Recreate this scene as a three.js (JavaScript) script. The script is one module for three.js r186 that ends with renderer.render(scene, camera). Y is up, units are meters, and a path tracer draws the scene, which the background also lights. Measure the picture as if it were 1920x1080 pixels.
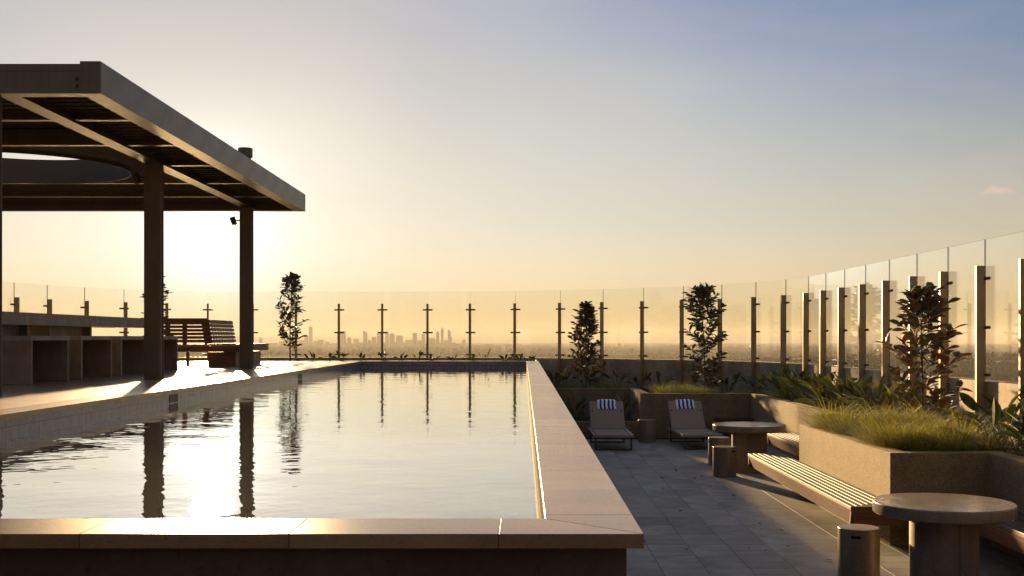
import * as THREE from 'three';
import { mergeGeometries } from 'three/addons/utils/BufferGeometryUtils.js';
import { Brush, Evaluator, SUBTRACTION } from 'three-bvh-csg';
import { RoundedBoxGeometry } from 'three/addons/geometries/RoundedBoxGeometry.js';

// ---------------------------------------------------------------- camera, sky, sun, exposure
const EYE = 2.1;                                  // eye above the terrace paving
const scene = new THREE.Scene();
const F = 2150;                                   // focal length in pixels of a 1920 x 1080 frame
const camera = new THREE.PerspectiveCamera(2 * Math.atan(540 / F) * 180 / Math.PI, 16 / 9, 0.1, 30000);
camera.position.set(0, EYE, 0);
camera.lookAt(0, EYE, -10);
camera.setViewOffset(1920, 1080, -22, -92, 1920, 1080);

const SUN_AZ = 15.2 * Math.PI / 180, SUN_EL = 8.3 * Math.PI / 180;
const sunDir = new THREE.Vector3(-Math.sin(SUN_AZ) * Math.cos(SUN_EL), Math.sin(SUN_EL), -Math.cos(SUN_AZ) * Math.cos(SUN_EL));

const renderer = new THREE.WebGLRenderer({ antialias: true });
renderer.setSize(1024, 576);
renderer.toneMapping = THREE.LinearToneMapping;
renderer.toneMappingExposure = 3.5;
renderer.shadowMap.enabled = true;

const sun = new THREE.DirectionalLight(new THREE.Color().setRGB(1.0, 0.65, 0.31), 5.0);
sun.position.copy(sunDir).multiplyScalar(60);
sun.target.position.set(0, 0, -16);
sun.position.add(sun.target.position);
sun.castShadow = true;
sun.shadow.radius = 3.5;
sun.shadow.mapSize.set(4096, 4096);
Object.assign(sun.shadow.camera, { left: -25, right: 25, top: 25, bottom: -25, near: 1, far: 140 });
sun.name = 'sun';
scene.add(sun, sun.target);

function smooth(a, b, x) { const t = Math.min(1, Math.max(0, (x - a) / (b - a))); return t * t * (3 - 2 * t); }
function hash(ix, iy, s) { let h = Math.imul(ix | 0, 374761393) ^ Math.imul(iy | 0, 668265263) ^ Math.imul(s | 0, 1274126177); h = Math.imul(h ^ (h >>> 13), 1274126177); h ^= h >>> 16; return (h >>> 0) / 4294967296; }
function vnoise(x, y, p, s) {                     // value noise that repeats every p cells
  const ix = Math.floor(x), iy = Math.floor(y), fx = x - ix, fy = y - iy, u = fx * fx * (3 - 2 * fx), v = fy * fy * (3 - 2 * fy), m = (n) => ((n % p) + p) % p;
  const a = hash(m(ix), m(iy), s), b = hash(m(ix + 1), m(iy), s), c = hash(m(ix), m(iy + 1), s), d = hash(m(ix + 1), m(iy + 1), s);
  return a + (b - a) * u + (c - a) * v + (a - b - c + d) * u * v;
}
function fbm(x, y, p, s, oct = 4) { let t = 0, a = 0.5, n = 0; for (let i = 0; i < oct; i++) { t += a * vnoise(x, y, p, s + i); n += a; a *= 0.5; x *= 2; y *= 2; p *= 2; } return t / n; }

{ // the air at sunset: sRGB of the sky as photographed, by elevation (rows) and by azimuth from the sun (columns)
  const EX = renderer.toneMappingExposure, W = 4096, H = 2048, data = new Float32Array(W * H * 4);
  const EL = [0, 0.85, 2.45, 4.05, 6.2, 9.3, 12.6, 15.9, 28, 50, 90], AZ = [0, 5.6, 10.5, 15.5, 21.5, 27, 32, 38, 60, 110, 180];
  const SKY = [
    [[253, 228, 176], [250, 220, 162], [245, 210, 150], [234, 200, 142], [224, 192, 132], [214, 184, 128], [206, 176, 122], [198, 168, 117], [165, 140, 108], [132, 118, 105], [122, 112, 105]],
    [[255, 235, 190], [253, 225, 172], [248, 216, 160], [236, 205, 150], [226, 196, 140], [216, 188, 135], [208, 180, 128], [200, 172, 122], [166, 145, 112], [132, 120, 108], [122, 114, 108]],
    [[255, 249, 226], [254, 237, 200], [251, 228, 190], [243, 221, 180], [232, 211, 172], [226, 203, 165], [215, 192, 155], [206, 182, 145], [166, 152, 126], [130, 122, 114], [120, 116, 112]],
    [[255, 252, 240], [255, 245, 220], [247, 233, 206], [239, 227, 200], [228, 217, 190], [220, 209, 182], [210, 199, 173], [200, 190, 163], [164, 155, 136], [128, 124, 120], [119, 117, 117]],
    [[255, 252, 242], [250, 243, 222], [238, 231, 212], [226, 222, 206], [216, 213, 198], [206, 204, 190], [197, 196, 182], [190, 187, 173], [155, 154, 147], [124, 123, 124], [116, 117, 121]],
    [[250, 245, 233], [240, 234, 220], [224, 220, 209], [213, 213, 205], [203, 204, 200], [190, 194, 192], [178, 184, 185], [165, 172, 175], [136, 142, 150], [116, 119, 126], [110, 114, 122]],
    [[224, 218, 208], [220, 215, 207], [205, 204, 202], [198, 199, 200], [185, 190, 197], [165, 177, 192], [148, 163, 184], [133, 150, 176], [116, 127, 146], [107, 113, 126], [104, 110, 122]],
    [[204, 201, 198], [200, 198, 198], [190, 190, 198], [178, 184, 196], [156, 168, 190], [139, 154, 184], [129, 147, 178], [121, 140, 170], [104, 117, 142], [101, 109, 126], [100, 107, 122]],
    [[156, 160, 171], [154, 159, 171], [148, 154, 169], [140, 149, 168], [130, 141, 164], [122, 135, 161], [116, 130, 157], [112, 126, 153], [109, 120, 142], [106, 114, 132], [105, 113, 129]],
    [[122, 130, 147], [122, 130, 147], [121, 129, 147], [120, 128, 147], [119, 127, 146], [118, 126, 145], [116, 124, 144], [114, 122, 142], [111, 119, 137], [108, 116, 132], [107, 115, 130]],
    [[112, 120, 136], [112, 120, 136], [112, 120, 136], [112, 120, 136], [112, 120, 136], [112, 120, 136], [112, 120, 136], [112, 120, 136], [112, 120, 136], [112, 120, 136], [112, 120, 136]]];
  const lin = (c) => { c /= 255; return c <= 0.04045 ? c / 12.92 : Math.pow((c + 0.055) / 1.055, 2.4); };
  const slot = (xs, x) => { let i = 0; while (i < xs.length - 2 && x > xs[i + 1]) i++; return [i, Math.min(1, Math.max(0, (x - xs[i]) / (xs[i + 1] - xs[i])))]; };
  const N = EL.length;
  const tang = (xs, ys, i) => i === 0 ? (ys[1] - ys[0]) / (xs[1] - xs[0]) * 0.5 : i === N - 1 ? 0 : (ys[i + 1] - ys[i - 1]) / (xs[i + 1] - xs[i - 1]);
  const herm = (xs, ys, i, t, flat0) => { const h = xs[i + 1] - xs[i], m0 = flat0 && i === 0 ? 0 : tang(xs, ys, i) * h, m1 = tang(xs, ys, i + 1) * h, t2 = t * t, t3 = t2 * t; return (2 * t3 - 3 * t2 + 1) * ys[i] + (t3 - 2 * t2 + t) * m0 + (-2 * t3 + 3 * t2) * ys[i + 1] + (t3 - t2) * m1; };
  const glow = new THREE.Vector3(-Math.sin(SUN_AZ) * Math.cos(0.096), Math.sin(0.096), -Math.cos(SUN_AZ) * Math.cos(0.096));   // the haze shines most a little under the sun
  const byAz = new Map();
  for (let c = 0; c < W; c++) {
    const ro = ((c + 0.5) / W - 0.5) * 2 * Math.PI, x = Math.cos(ro), z = Math.sin(ro);
    const da = Math.acos(Math.min(1, Math.max(-1, (x * sunDir.x + z * sunDir.z) / Math.hypot(sunDir.x, sunDir.z)))) * 180 / Math.PI, [i, t] = slot(AZ, da);
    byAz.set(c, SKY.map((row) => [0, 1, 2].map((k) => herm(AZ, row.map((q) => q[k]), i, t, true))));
  }
  for (let r = 0; r < H; r++) {
    const up = ((r + 0.5) / H - 0.5) * Math.PI, y = Math.sin(up), cy = Math.cos(up), e = Math.max(0, up * 180 / Math.PI), [j, s] = slot(EL, e);
    for (let c = 0; c < W; c++) {
      const ro = ((c + 0.5) / W - 0.5) * 2 * Math.PI, x = Math.cos(ro) * cy, z = Math.sin(ro) * cy;
      const g = Math.acos(Math.min(1, Math.max(-1, x * sunDir.x + y * sunDir.y + z * sunDir.z))) * 180 / Math.PI, col = byAz.get(c), o = (r * W + c) * 4;
      // one small pale cloud low over the right, and the faintest streaks of high cloud
      const az = Math.atan2(x, -z) * 180 / Math.PI, ca = (az - 22.45) / 0.86;
      let cl = 0, streak = 0;
      if (up > 0 && Math.abs(ca) < 1) { const wob = fbm(az * 2.6 + 50, e * 3, 512, 5) - 0.5, ct = (e - 6.62 + 0.03 * Math.sin(az * 9)) / Math.max(0.05, 0.30 * (1 - ca * ca) + wob * 0.42); cl = smooth(-0.2, 0.25, ct) * (1 - smooth(0.5, 1.15, ct)) * (1 - smooth(0.55, 1, Math.abs(ca))); }
      if (e > 1.5 && e < 22) streak = smooth(0.45, 0.8, fbm(az * 0.16 + 80, e * 0.9 + az * 0.05 + 20, 512, 9, 5)) * smooth(1.5, 5, e) * (1 - smooth(12, 22, e)) * 0.06;
      const gl = Math.acos(Math.min(1, Math.max(-1, x * glow.x + y * glow.y + z * glow.z))) * 180 / Math.PI, core = 0.2 * Math.exp(-(g / 1.1) * (g / 1.1)) + 0.75 * Math.exp(-(gl / 2.4) * (gl / 2.4)) + 0.10 * Math.exp(-(gl / 6) * (gl / 6));
      for (let k = 0; k < 3; k++) {
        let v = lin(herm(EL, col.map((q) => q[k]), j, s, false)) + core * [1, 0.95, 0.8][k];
        v += ([0.80, 0.57, 0.43][k] - v) * cl * 0.7;
        v += ([0.80, 0.70, 0.58][k] - v) * streak;
        data[o + k] = v / EX;
      }
      data[o + 3] = 1;
    }
  }
  const t = new THREE.DataTexture(data, W, H, THREE.RGBAFormat, THREE.FloatType);
  t.mapping = THREE.EquirectangularReflectionMapping;
  t.magFilter = t.minFilter = THREE.LinearFilter;
  t.wrapS = THREE.RepeatWrapping;
  t.needsUpdate = true;
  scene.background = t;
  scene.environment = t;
}
scene.fog = new THREE.FogExp2(new THREE.Color().setRGB(1.0, 0.97, 0.88), 0.00007);

// ---------------------------------------------------------------- helpers
let seedNow = 7;
function seed(n) { seedNow = n; }
function rnd(a = 0, b = 1) { seedNow = (seedNow + 0x6d2b79f5) | 0; let t = Math.imul(seedNow ^ (seedNow >>> 15), 1 | seedNow); t = (t + Math.imul(t ^ (t >>> 7), 61 | t)) ^ t; return a + (b - a) * (((t ^ (t >>> 14)) >>> 0) / 4294967296); }
const V = (x, y, z) => new THREE.Vector3(x, y, z);
const taken = {};
function numbered(name) { const n = taken[name] ?? 0; taken[name] = n + 1; return n ? name + '_' + String(n).padStart(3, '0') : name; }
function tag(o, label, category, group, kind) {
  if (label) o.userData.label = label;
  if (category) o.userData.category = category;
  if (group) o.userData.group = group;
  if (kind) o.userData.kind = kind;
  return o;
}
function thing(name, label, category, pos = [0, 0, 0], turn = 0, group) {
  const o = new THREE.Group(); o.name = numbered(name); o.position.set(...pos); o.rotation.y = turn; scene.add(o);
  return tag(o, label, category, group);
}
function mesh(name, geo, mat, parent = scene) {
  const g = Array.isArray(geo) ? mergeGeometries(geo.map((q) => { const n = q.index ? q.toNonIndexed() : q; for (const k of Object.keys(n.attributes)) if (!['position', 'normal', 'uv', 'color'].includes(k)) n.deleteAttribute(k); return n; })) : geo;
  const m = new THREE.Mesh(g, mat);
  m.name = parent === scene ? numbered(name) : name;
  m.castShadow = m.receiveShadow = true;
  parent.add(m);
  return m;
}
function metric(g, ox = 0, oy = 0) {              // uv in metres, by the way each face points
  if (g.index) g = g.toNonIndexed();
  const p = g.attributes.position, n = g.attributes.normal, uv = new Float32Array(p.count * 2);
  for (let i = 0; i < p.count; i++) {
    const x = Math.abs(n.getX(i)), y = Math.abs(n.getY(i)), z = Math.abs(n.getZ(i));
    const [u, v] = y >= x && y >= z ? [p.getX(i), p.getZ(i)] : x >= z ? [p.getZ(i), p.getY(i)] : [p.getX(i), p.getY(i)];
    uv[i * 2] = u + ox; uv[i * 2 + 1] = v + oy;
  }
  g.setAttribute('uv', new THREE.BufferAttribute(uv, 2));
  return g;
}
// A flat-topped block over a polygon of [x, d] points (d = metres ahead of the eye, so z = -d), its top edge chamfered.
function prism(poly, y0, y1, ch = 0.003, bottom = true, ox = 0, oy = 0, fall = ch) {
  let pts = poly.map(([x, d]) => new THREE.Vector2(x, d));
  if (THREE.ShapeUtils.area(pts) < 0) pts = pts.reverse();
  const n = pts.length, inner = [];
  for (let i = 0; i < n; i++) {
    const a = pts[(i + n - 1) % n], b = pts[i], c = pts[(i + 1) % n];
    const e1 = b.clone().sub(a).normalize(), e2 = c.clone().sub(b).normalize();
    const n1 = new THREE.Vector2(-e1.y, e1.x), n2 = new THREE.Vector2(-e2.y, e2.x), k = 1 + n1.dot(n2);
    inner.push(b.clone().addScaledVector(n1.add(n2), ch / Math.max(0.2, k)));
  }
  const v = [], tri = (a, b, c) => v.push(...a, ...b, ...c), at = (p, y) => [p.x, y, -p.y];
  for (let i = 0; i < n; i++) {
    const j = (i + 1) % n, A = at(pts[i], y0), B = at(pts[j], y0), C = at(pts[j], y1 - fall), D = at(pts[i], y1 - fall), E = at(inner[j], y1), G = at(inner[i], y1);
    tri(A, B, C); tri(A, C, D);
    if (ch > 0) { tri(D, C, E); tri(D, E, G); }
  }
  for (const [a, b, c] of THREE.ShapeUtils.triangulateShape(inner, [])) {
    tri(at(inner[a], y1), at(inner[b], y1), at(inner[c], y1));
    if (bottom) tri(at(pts[a], y0), at(pts[c], y0), at(pts[b], y0));
  }
  const g = new THREE.BufferGeometry();
  g.setAttribute('position', new THREE.BufferAttribute(new Float32Array(v), 3));
  g.computeVertexNormals();
  return metric(g, ox, oy);
}
const rect = (x0, x1, d0, d1) => [[x0, d0], [x1, d0], [x1, d1], [x0, d1]];
const slab = (x0, x1, d0, d1, y0, y1, ch = 0.003) => prism(rect(x0, x1, d0, d1), y0, y1, ch);
function rbox(w, h, d, x, y, z, r = 0.004) { return metric(new RoundedBoxGeometry(w, h, d, 1, Math.min(r, w / 2.2, h / 2.2, d / 2.2)).translate(x, y, z)); }
function bar(a, b, r, n = 8) { const d = b.clone().sub(a), L = d.length(); const g = new THREE.CylinderGeometry(r, r, L, n); g.applyQuaternion(new THREE.Quaternion().setFromUnitVectors(V(0, 1, 0), d.normalize())); return g.translate((a.x + b.x) / 2, (a.y + b.y) / 2, (a.z + b.z) / 2); }
function lathe(profile, n = 48) { return new THREE.LatheGeometry(profile.map(([r, y]) => new THREE.Vector2(r, y)), n); }
const ORD = ['first', 'second', 'third', 'fourth', 'fifth', 'sixth', 'seventh', 'eighth', 'ninth', 'tenth', 'eleventh', 'twelfth', 'thirteenth', 'fourteenth', 'fifteenth', 'sixteenth', 'seventeenth', 'eighteenth', 'nineteenth', 'twentieth', 'twenty-first', 'twenty-second', 'twenty-third', 'twenty-fourth', 'twenty-fifth', 'twenty-sixth', 'twenty-seventh', 'twenty-eighth', 'twenty-ninth', 'thirtieth', 'thirty-first', 'thirty-second', 'thirty-third', 'thirty-fourth', 'thirty-fifth', 'thirty-sixth', 'thirty-seventh', 'thirty-eighth', 'thirty-ninth', 'fortieth'];

// ---------------------------------------------------------------- textures and materials
function tex(size, per, fn, srgb = true) {        // fn(u, v) -> grey or [r, g, b] in 0..1; the texture covers per metres
  const d = new Uint8Array(size * size * 4);
  for (let j = 0; j < size; j++) for (let i = 0; i < size; i++) {
    const v = fn(i / size, j / size), o = (j * size + i) * 4;
    for (let k = 0; k < 3; k++) d[o + k] = Math.max(0, Math.min(255, 255 * (Array.isArray(v) ? v[k] : v)));
    d[o + 3] = 255;
  }
  const t = new THREE.DataTexture(d, size, size);
  t.wrapS = t.wrapT = THREE.RepeatWrapping; t.magFilter = THREE.LinearFilter; t.minFilter = THREE.LinearMipmapLinearFilter; t.generateMipmaps = true;
  if (srgb) t.colorSpace = THREE.SRGBColorSpace;
  t.repeat.set(1 / per, 1 / per); t.needsUpdate = true;
  return t;
}
const T = {
  concrete: tex(512, 1.3, (u, v) => { const a = fbm(u * 5, v * 5, 5, 1, 5), b = fbm(u * 70, v * 70, 70, 2, 2), st = fbm(u * 14, v * 3, 14, 3, 3); let k = 0.80 + 0.30 * (a - 0.5) + 0.10 * (b - 0.5) + 0.16 * (st - 0.5); if (vnoise(u * 60, v * 60, 60, 77) > 0.93) k -= 0.12; return k; }),
  concreteBump: tex(512, 1.3, (u, v) => 0.6 * fbm(u * 40, v * 40, 40, 4, 3) + 0.4 * fbm(u * 6, v * 6, 6, 5, 3), false),
  aggregate: tex(512, 0.6, (u, v) => { const a = vnoise(u * 110, v * 110, 110, 11), b = vnoise(u * 190, v * 190, 190, 12), c = fbm(u * 4, v * 4, 4, 13, 3); const k = 0.70 + 0.36 * (a - 0.5) + 0.30 * (b - 0.5) + 0.18 * (c - 0.5); return [k * 1.02, k, k * 0.95]; }),
  aggregateBump: tex(512, 0.6, (u, v) => 0.6 * vnoise(u * 110, v * 110, 110, 11) + 0.4 * vnoise(u * 190, v * 190, 190, 12), false),
  paver: tex(512, 1.7, (u, v) => { const a = fbm(u * 6, v * 6, 6, 21, 5), b = vnoise(u * 170, v * 170, 170, 22), c = fbm(u * 3, v * 24, 3, 24, 3); let k = 0.82 + 0.34 * (a - 0.5) + 0.08 * (b - 0.5) + 0.12 * (c - 0.5); const q = fbm(u * 22, v * 22, 22, 25, 3); if (q > 0.66) k -= 0.45 * (q - 0.66); if (vnoise(u * 48, v * 48, 48, 28) > 0.965) k -= 0.15; return k; }),
  paverBump: tex(512, 1.7, (u, v) => 0.5 * fbm(u * 60, v * 60, 60, 26, 3) + 0.5 * fbm(u * 8, v * 8, 8, 27, 3), false),
  stone: tex(512, 1.1, (u, v) => { const a = fbm(u * 4, v * 4, 4, 31, 5), b = vnoise(u * 150, v * 150, 150, 32); let k = 0.84 + 0.20 * (a - 0.5) + 0.07 * (b - 0.5); if (vnoise(u * 95, v * 95, 95, 33) > 0.955) k -= 0.16; return [k, k * 0.99, k * 0.97]; }),
  wood: tex(512, 0.9, (u, v) => { const a = fbm(u * 3 + 0.2, v * 60, 60, 41, 4), b = fbm(u * 8, v * 170, 170, 42, 2); const k = 0.66 + 0.5 * (a - 0.5) + 0.26 * (b - 0.5); return [k, k * 0.97, k * 0.93]; }),
  woodAcross: tex(512, 0.9, (u, v) => { const a = fbm(v * 3 + 0.2, u * 60, 60, 43, 4), b = fbm(v * 8, u * 170, 170, 44, 2); const k = 0.66 + 0.5 * (a - 0.5) + 0.26 * (b - 0.5); return [k, k * 0.97, k * 0.93]; }),
  metal: tex(256, 0.8, (u, v) => 0.88 + 0.09 * (fbm(u * 4, v * 3, 4, 51, 4) - 0.5) + 0.06 * (vnoise(u * 90, v * 3, 90, 52) - 0.5)),
  metalRough: tex(256, 0.8, (u, v) => 0.85 + 0.22 * (fbm(u * 5, v * 4, 5, 53, 4) - 0.5), false),
  weave: tex(128, 0.02, (u, v) => 0.86 + 0.14 * Math.sin(u * 2 * Math.PI * 8) * Math.sin(v * 2 * Math.PI * 8)),
  mosaic: tex(512, 0.48, (u, v) => {                       // upright mosaic, 30 x 60 mm, dark joints
    const cx = u * 16, cy = v * 8, ix = Math.floor(cx), iy = Math.floor(cy), fx = cx - ix, fy = cy - iy;
    if (fx < 0.2 || fy < 0.1) return [0.10, 0.08, 0.19];
    const k = 0.86 + 0.12 * hash(ix, iy, 5) + 0.1 * (fbm(u * 30, v * 30, 30, 61, 2) - 0.5);
    return [0.80 * k, 0.80 * k, 0.86 * k];
  }),
  soil: tex(256, 0.9, (u, v) => { const k = 0.45 + 0.9 * (fbm(u * 30, v * 30, 30, 71, 4) - 0.5); return [k, k * 0.86, k * 0.7]; }),
  ground: tex(512, 900, (u, v) => { const a = fbm(u * 9, v * 9, 9, 81, 5), b = vnoise(u * 120, v * 120, 120, 82); const k = 0.55 + 0.5 * (a - 0.5) + 0.3 * (b - 0.5); return [k, k * 0.98, k * 0.8]; }),
  towel: tex(128, 1, (u, v) => { const n = 0.06 * (vnoise(u * 64, v * 64, 64, 91) - 0.5); return Math.floor(u * 9) % 2 === 0 ? [0.94 + n, 0.94 + n, 0.95 + n] : [0.10 + n, 0.17 + n, 0.62 + n]; }),
};
const rgb = (r, g, b) => new THREE.Color().setRGB(r, g, b);
const std = (o) => new THREE.MeshStandardMaterial(o);
const phy = (o) => new THREE.MeshPhysicalMaterial(o);
const M = {
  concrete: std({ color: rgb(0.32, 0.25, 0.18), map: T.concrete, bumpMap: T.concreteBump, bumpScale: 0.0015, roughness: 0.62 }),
  stool: std({ color: rgb(0.34, 0.27, 0.195), map: T.concrete, bumpMap: T.concreteBump, bumpScale: 0.0004, roughness: 0.34 }),
  tabletop: std({ color: rgb(0.38, 0.32, 0.25), map: T.concrete, bumpMap: T.concreteBump, bumpScale: 0.0002, roughness: 0.22 }),
  aggregate: std({ color: rgb(0.50, 0.39, 0.24), map: T.aggregate, bumpMap: T.aggregateBump, bumpScale: 0.004, roughness: 0.9 }),
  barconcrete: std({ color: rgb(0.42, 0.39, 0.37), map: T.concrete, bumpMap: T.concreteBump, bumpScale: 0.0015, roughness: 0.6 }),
  render: std({ color: rgb(0.60, 0.50, 0.37), map: T.concrete, bumpMap: T.aggregateBump, bumpScale: 0.002, roughness: 0.9 }),
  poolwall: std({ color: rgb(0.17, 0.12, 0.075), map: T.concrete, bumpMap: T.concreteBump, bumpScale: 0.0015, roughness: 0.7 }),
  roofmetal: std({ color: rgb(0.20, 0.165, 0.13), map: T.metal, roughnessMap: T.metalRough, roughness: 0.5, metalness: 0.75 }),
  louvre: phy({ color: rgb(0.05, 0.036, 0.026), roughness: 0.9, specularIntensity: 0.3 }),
  drum: std({ color: rgb(0.10, 0.09, 0.082), roughness: 0.55, metalness: 0.5 }),
  column: std({ color: rgb(0.21, 0.165, 0.115), map: T.metal, roughness: 0.8, metalness: 0.15 }),
  steel: std({ color: rgb(0.46, 0.34, 0.205), map: T.metal, roughnessMap: T.metalRough, roughness: 0.55, metalness: 0.5 }),
  clamp: std({ color: rgb(0.10, 0.09, 0.075), roughness: 0.35, metalness: 0.8 }),
  darkmetal: std({ color: rgb(0.06, 0.05, 0.04), roughness: 0.5, metalness: 0.5 }),
  frame: std({ color: rgb(0.26, 0.25, 0.25), roughness: 0.4, metalness: 0.5 }),
  sling: std({ color: rgb(0.43, 0.335, 0.26), map: T.weave, roughness: 0.85 }),
  slat: std({ color: rgb(0.19, 0.13, 0.088), map: T.woodAcross, roughness: 0.62 }),
  slatAcross: std({ color: rgb(0.19, 0.13, 0.088), map: T.wood, roughness: 0.62 }),
  redwood: std({ color: rgb(0.30, 0.115, 0.042), map: T.woodAcross, roughness: 0.55 }),
  redwoodAcross: std({ color: rgb(0.30, 0.115, 0.042), map: T.wood, roughness: 0.55 }),
  brownwood: std({ color: rgb(0.34, 0.17, 0.10), map: T.wood, roughness: 0.6 }),
  mosaic: std({ color: rgb(0.60, 0.57, 0.60), map: T.mosaic, roughness: 0.22 }),
  darkenedMosaic: phy({ color: rgb(0.07, 0.055, 0.06), map: T.mosaic, roughness: 0.9, specularIntensity: 0.1 }),  // mosaic darkened in colour and gloss, so the sunlit lining reads as shaded
  poolfloor: std({ color: rgb(0.34, 0.32, 0.27), roughness: 0.6 }),
  soil: std({ color: rgb(0.10, 0.075, 0.05), map: T.soil, bumpMap: T.soil, bumpScale: 0.02, roughness: 1 }),
  ground: phy({ color: rgb(0.085, 0.078, 0.04), map: T.ground, roughness: 1, specularIntensity: 0 }),
  shadeBlock: phy({ color: rgb(0.035, 0.026, 0.018), map: T.concrete, roughness: 1, specularIntensity: 0.1 }),  // near-black skin of the added block, so it throws little sun back
  facade: phy({ color: rgb(0.05, 0.04, 0.03), map: T.concrete, roughness: 1, specularIntensity: 0.1 }),
  towel: std({ map: T.towel, roughness: 1 }),
  glass: phy({ color: rgb(0.975, 0.985, 0.97), transmission: 1, thickness: 0, roughness: 0, ior: 1.5 }),
  glassedge: phy({ color: rgb(0.13, 0.17, 0.12), roughness: 0.15, transmission: 0 }),
  water: phy({ color: rgb(0.97, 0.97, 0.95), transmission: 1, thickness: 1, ior: 1.4, roughness: 0.0, clearcoat: 1, clearcoatRoughness: 0 }),
  bark: std({ color: rgb(0.13, 0.09, 0.06), roughness: 0.9 }),
  joint: std({ color: rgb(0.035, 0.03, 0.026), roughness: 1 }),
  city: std({ color: rgb(0.15, 0.13, 0.115), roughness: 0.8 }),
  lens: std({ color: rgb(0.45, 0.40, 0.32), roughness: 0.25, metalness: 0.6 }),
};
const paverTones = [0, 1, 2, 3, 4, 5, 6].map((i) => std({ color: rgb(0.375 + 0.036 * (i - 3), 0.343 + 0.035 * (i - 3), 0.312 + 0.033 * (i - 3)).multiplyScalar(1), map: T.paver, bumpMap: T.paverBump, bumpScale: 0.0012, roughness: 0.62 }));
const copingTones = [0, 1, 2, 3, 4].map((i) => std({ color: rgb(0.48 + 0.034 * (i - 2), 0.325 + 0.026 * (i - 2), 0.19 + 0.018 * (i - 2)), map: T.stone, bumpMap: T.paverBump, bumpScale: 0.0003, roughness: 0.25 }));
const deckTones = [0, 1, 2, 3].map((i) => std({ color: rgb(0.50 + 0.024 * (i - 1.5), 0.365 + 0.018 * (i - 1.5), 0.27 + 0.014 * (i - 1.5)), map: T.stone, bumpMap: T.paverBump, bumpScale: 0.0004, roughness: 0.30 }));

// ---------------------------------------------------------------- levels and the building
const COPE = 1.54, WATER = 1.39, FENCE_TOP = 3.32, POST_TOP = 2.99, PARAPET = 1.55, SOIL = 0.84, PLANTER = 0.93;
const POOL = { x0: -3.76, x1: 0.067, d0: 3.541, d1: 26.6, ox: 0.3415, od: 3.263, cw: 0.275 };

// the line of fence posts, from the near right round the back to the left: [x, d]
const FENCE = [];
for (let d = 4.24; d < 14; d += 1.26) FENCE.push([5.74, d]);
FENCE.push([5.74, 14.32], [5.74, 15.57], [5.74, 16.8], [5.74, 18.07], [5.74, 19.33], [5.74, 20.6], [5.74, 21.87], [5.716, 23.1], [5.55, 24.36], [5.15, 25.52], [4.58, 26.6], [3.83, 27.6], [2.96, 28.45], [2.01, 29.2], [0.95, 29.85], [-0.225, 30.3], [-1.425, 30.6], [-2.575, 30.75], [-3.79, 30.75], [-4.95, 30.75], [-6.1, 30.75], [-7.25, 30.7], [-8.43, 30.6], [-9.4, 30.15], [-10.2, 29.3], [-10.8, 28.25], [-11.18, 26.95], [-11.38, 25.65], [-11.45, 24.4], [-11.45, 23.1], [-11.45, 21.8], [-11.45, 20.5]);
const NF = FENCE.length;
function offsetLine(o) {                          // the fence line moved outwards by o
  return FENCE.map((p, i) => {
    const a = FENCE[Math.max(0, i - 1)], b = FENCE[Math.min(NF - 1, i + 1)], tx = b[0] - a[0], td = b[1] - a[1], L = Math.hypot(tx, td);
    return [p[0] + o * td / L, p[1] - o * tx / L];
  });
}
{
  const out = offsetLine(0.24);
  const body = prism([[5.98, -9], ...out, [-11.69, -9]], -80, -0.3, 0);
  tag(mesh('apartment_tower', body, M.facade), 'tall building whose roof carries the pool terrace', 'building', null, 'structure');
}

// unseen block, added behind the eye to shade the faces turned towards it
{
  const r = thing('added_shade_block', 'unseen dark block added behind the eye to shade faces turned to it', 'building');
  mesh('wall', slab(-11.0, 5.6, -8.8, -6.2, -0.01, 6.5, 0.01), M.shadeBlock, r);
  mesh('block_edge', slab(-11.1, 5.7, -8.9, -6.1, 6.501, 6.7, 0.01), M.darkmetal, r);
  for (const x of [-8.5, -5.3, -2.1, 1.1]) mesh('block_panel', slab(x, x + 2.2, -6.198, -6.15, 0.02, 2.7, 0.005), M.facade, r);  // face panels of the added block
}

// terrace paving: 0.4 x 0.6 m, laid in straight rows
{
  const floor = new THREE.Group(); floor.name = 'terrace_floor'; scene.add(floor);
  tag(floor, 'dark grey stone paving of the lower terrace', 'paving', null, 'structure');
  mesh('bedding', slab(-11.4, 5.9, -8.5, 26.3, -0.3, -0.012, 0), M.joint, floor);
  seed(101);
  const W = 0.404, L = 0.597, J = 0.004, variants = [0, 1, 2, 3, 4, 5].map((i) => prism(rect(J / 2, W - J / 2, J / 2, L - J / 2), -0.03, 0, 0.0012, false, i * 0.41, i * 0.23));
  const rest = [];
  const pave = (i, j) => {
    const x = 1.647 + i * W, d = 10.40 + j * L, k = Math.floor(rnd(0, 6)), tone = Math.floor((rnd() + rnd()) * 3.5);
    const lift = rnd(-0.0006, 0.0006);
    if (d >= 9.7) { const m = mesh('paver', variants[k], paverTones[Math.min(6, tone)], floor); m.position.set(x, lift, -d); }
    else rest.push(variants[k].clone().translate(x, lift, -d));
  };
  for (let i = -3; i <= 9; i++) for (let j = -31; j <= 22; j++) { const d = 10.4 + j * L; if (d > 23.5) continue; pave(i, j); }
  tag(mesh('paver', rest, paverTones[3], floor), null, null, null, 'stuff');
}

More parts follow.
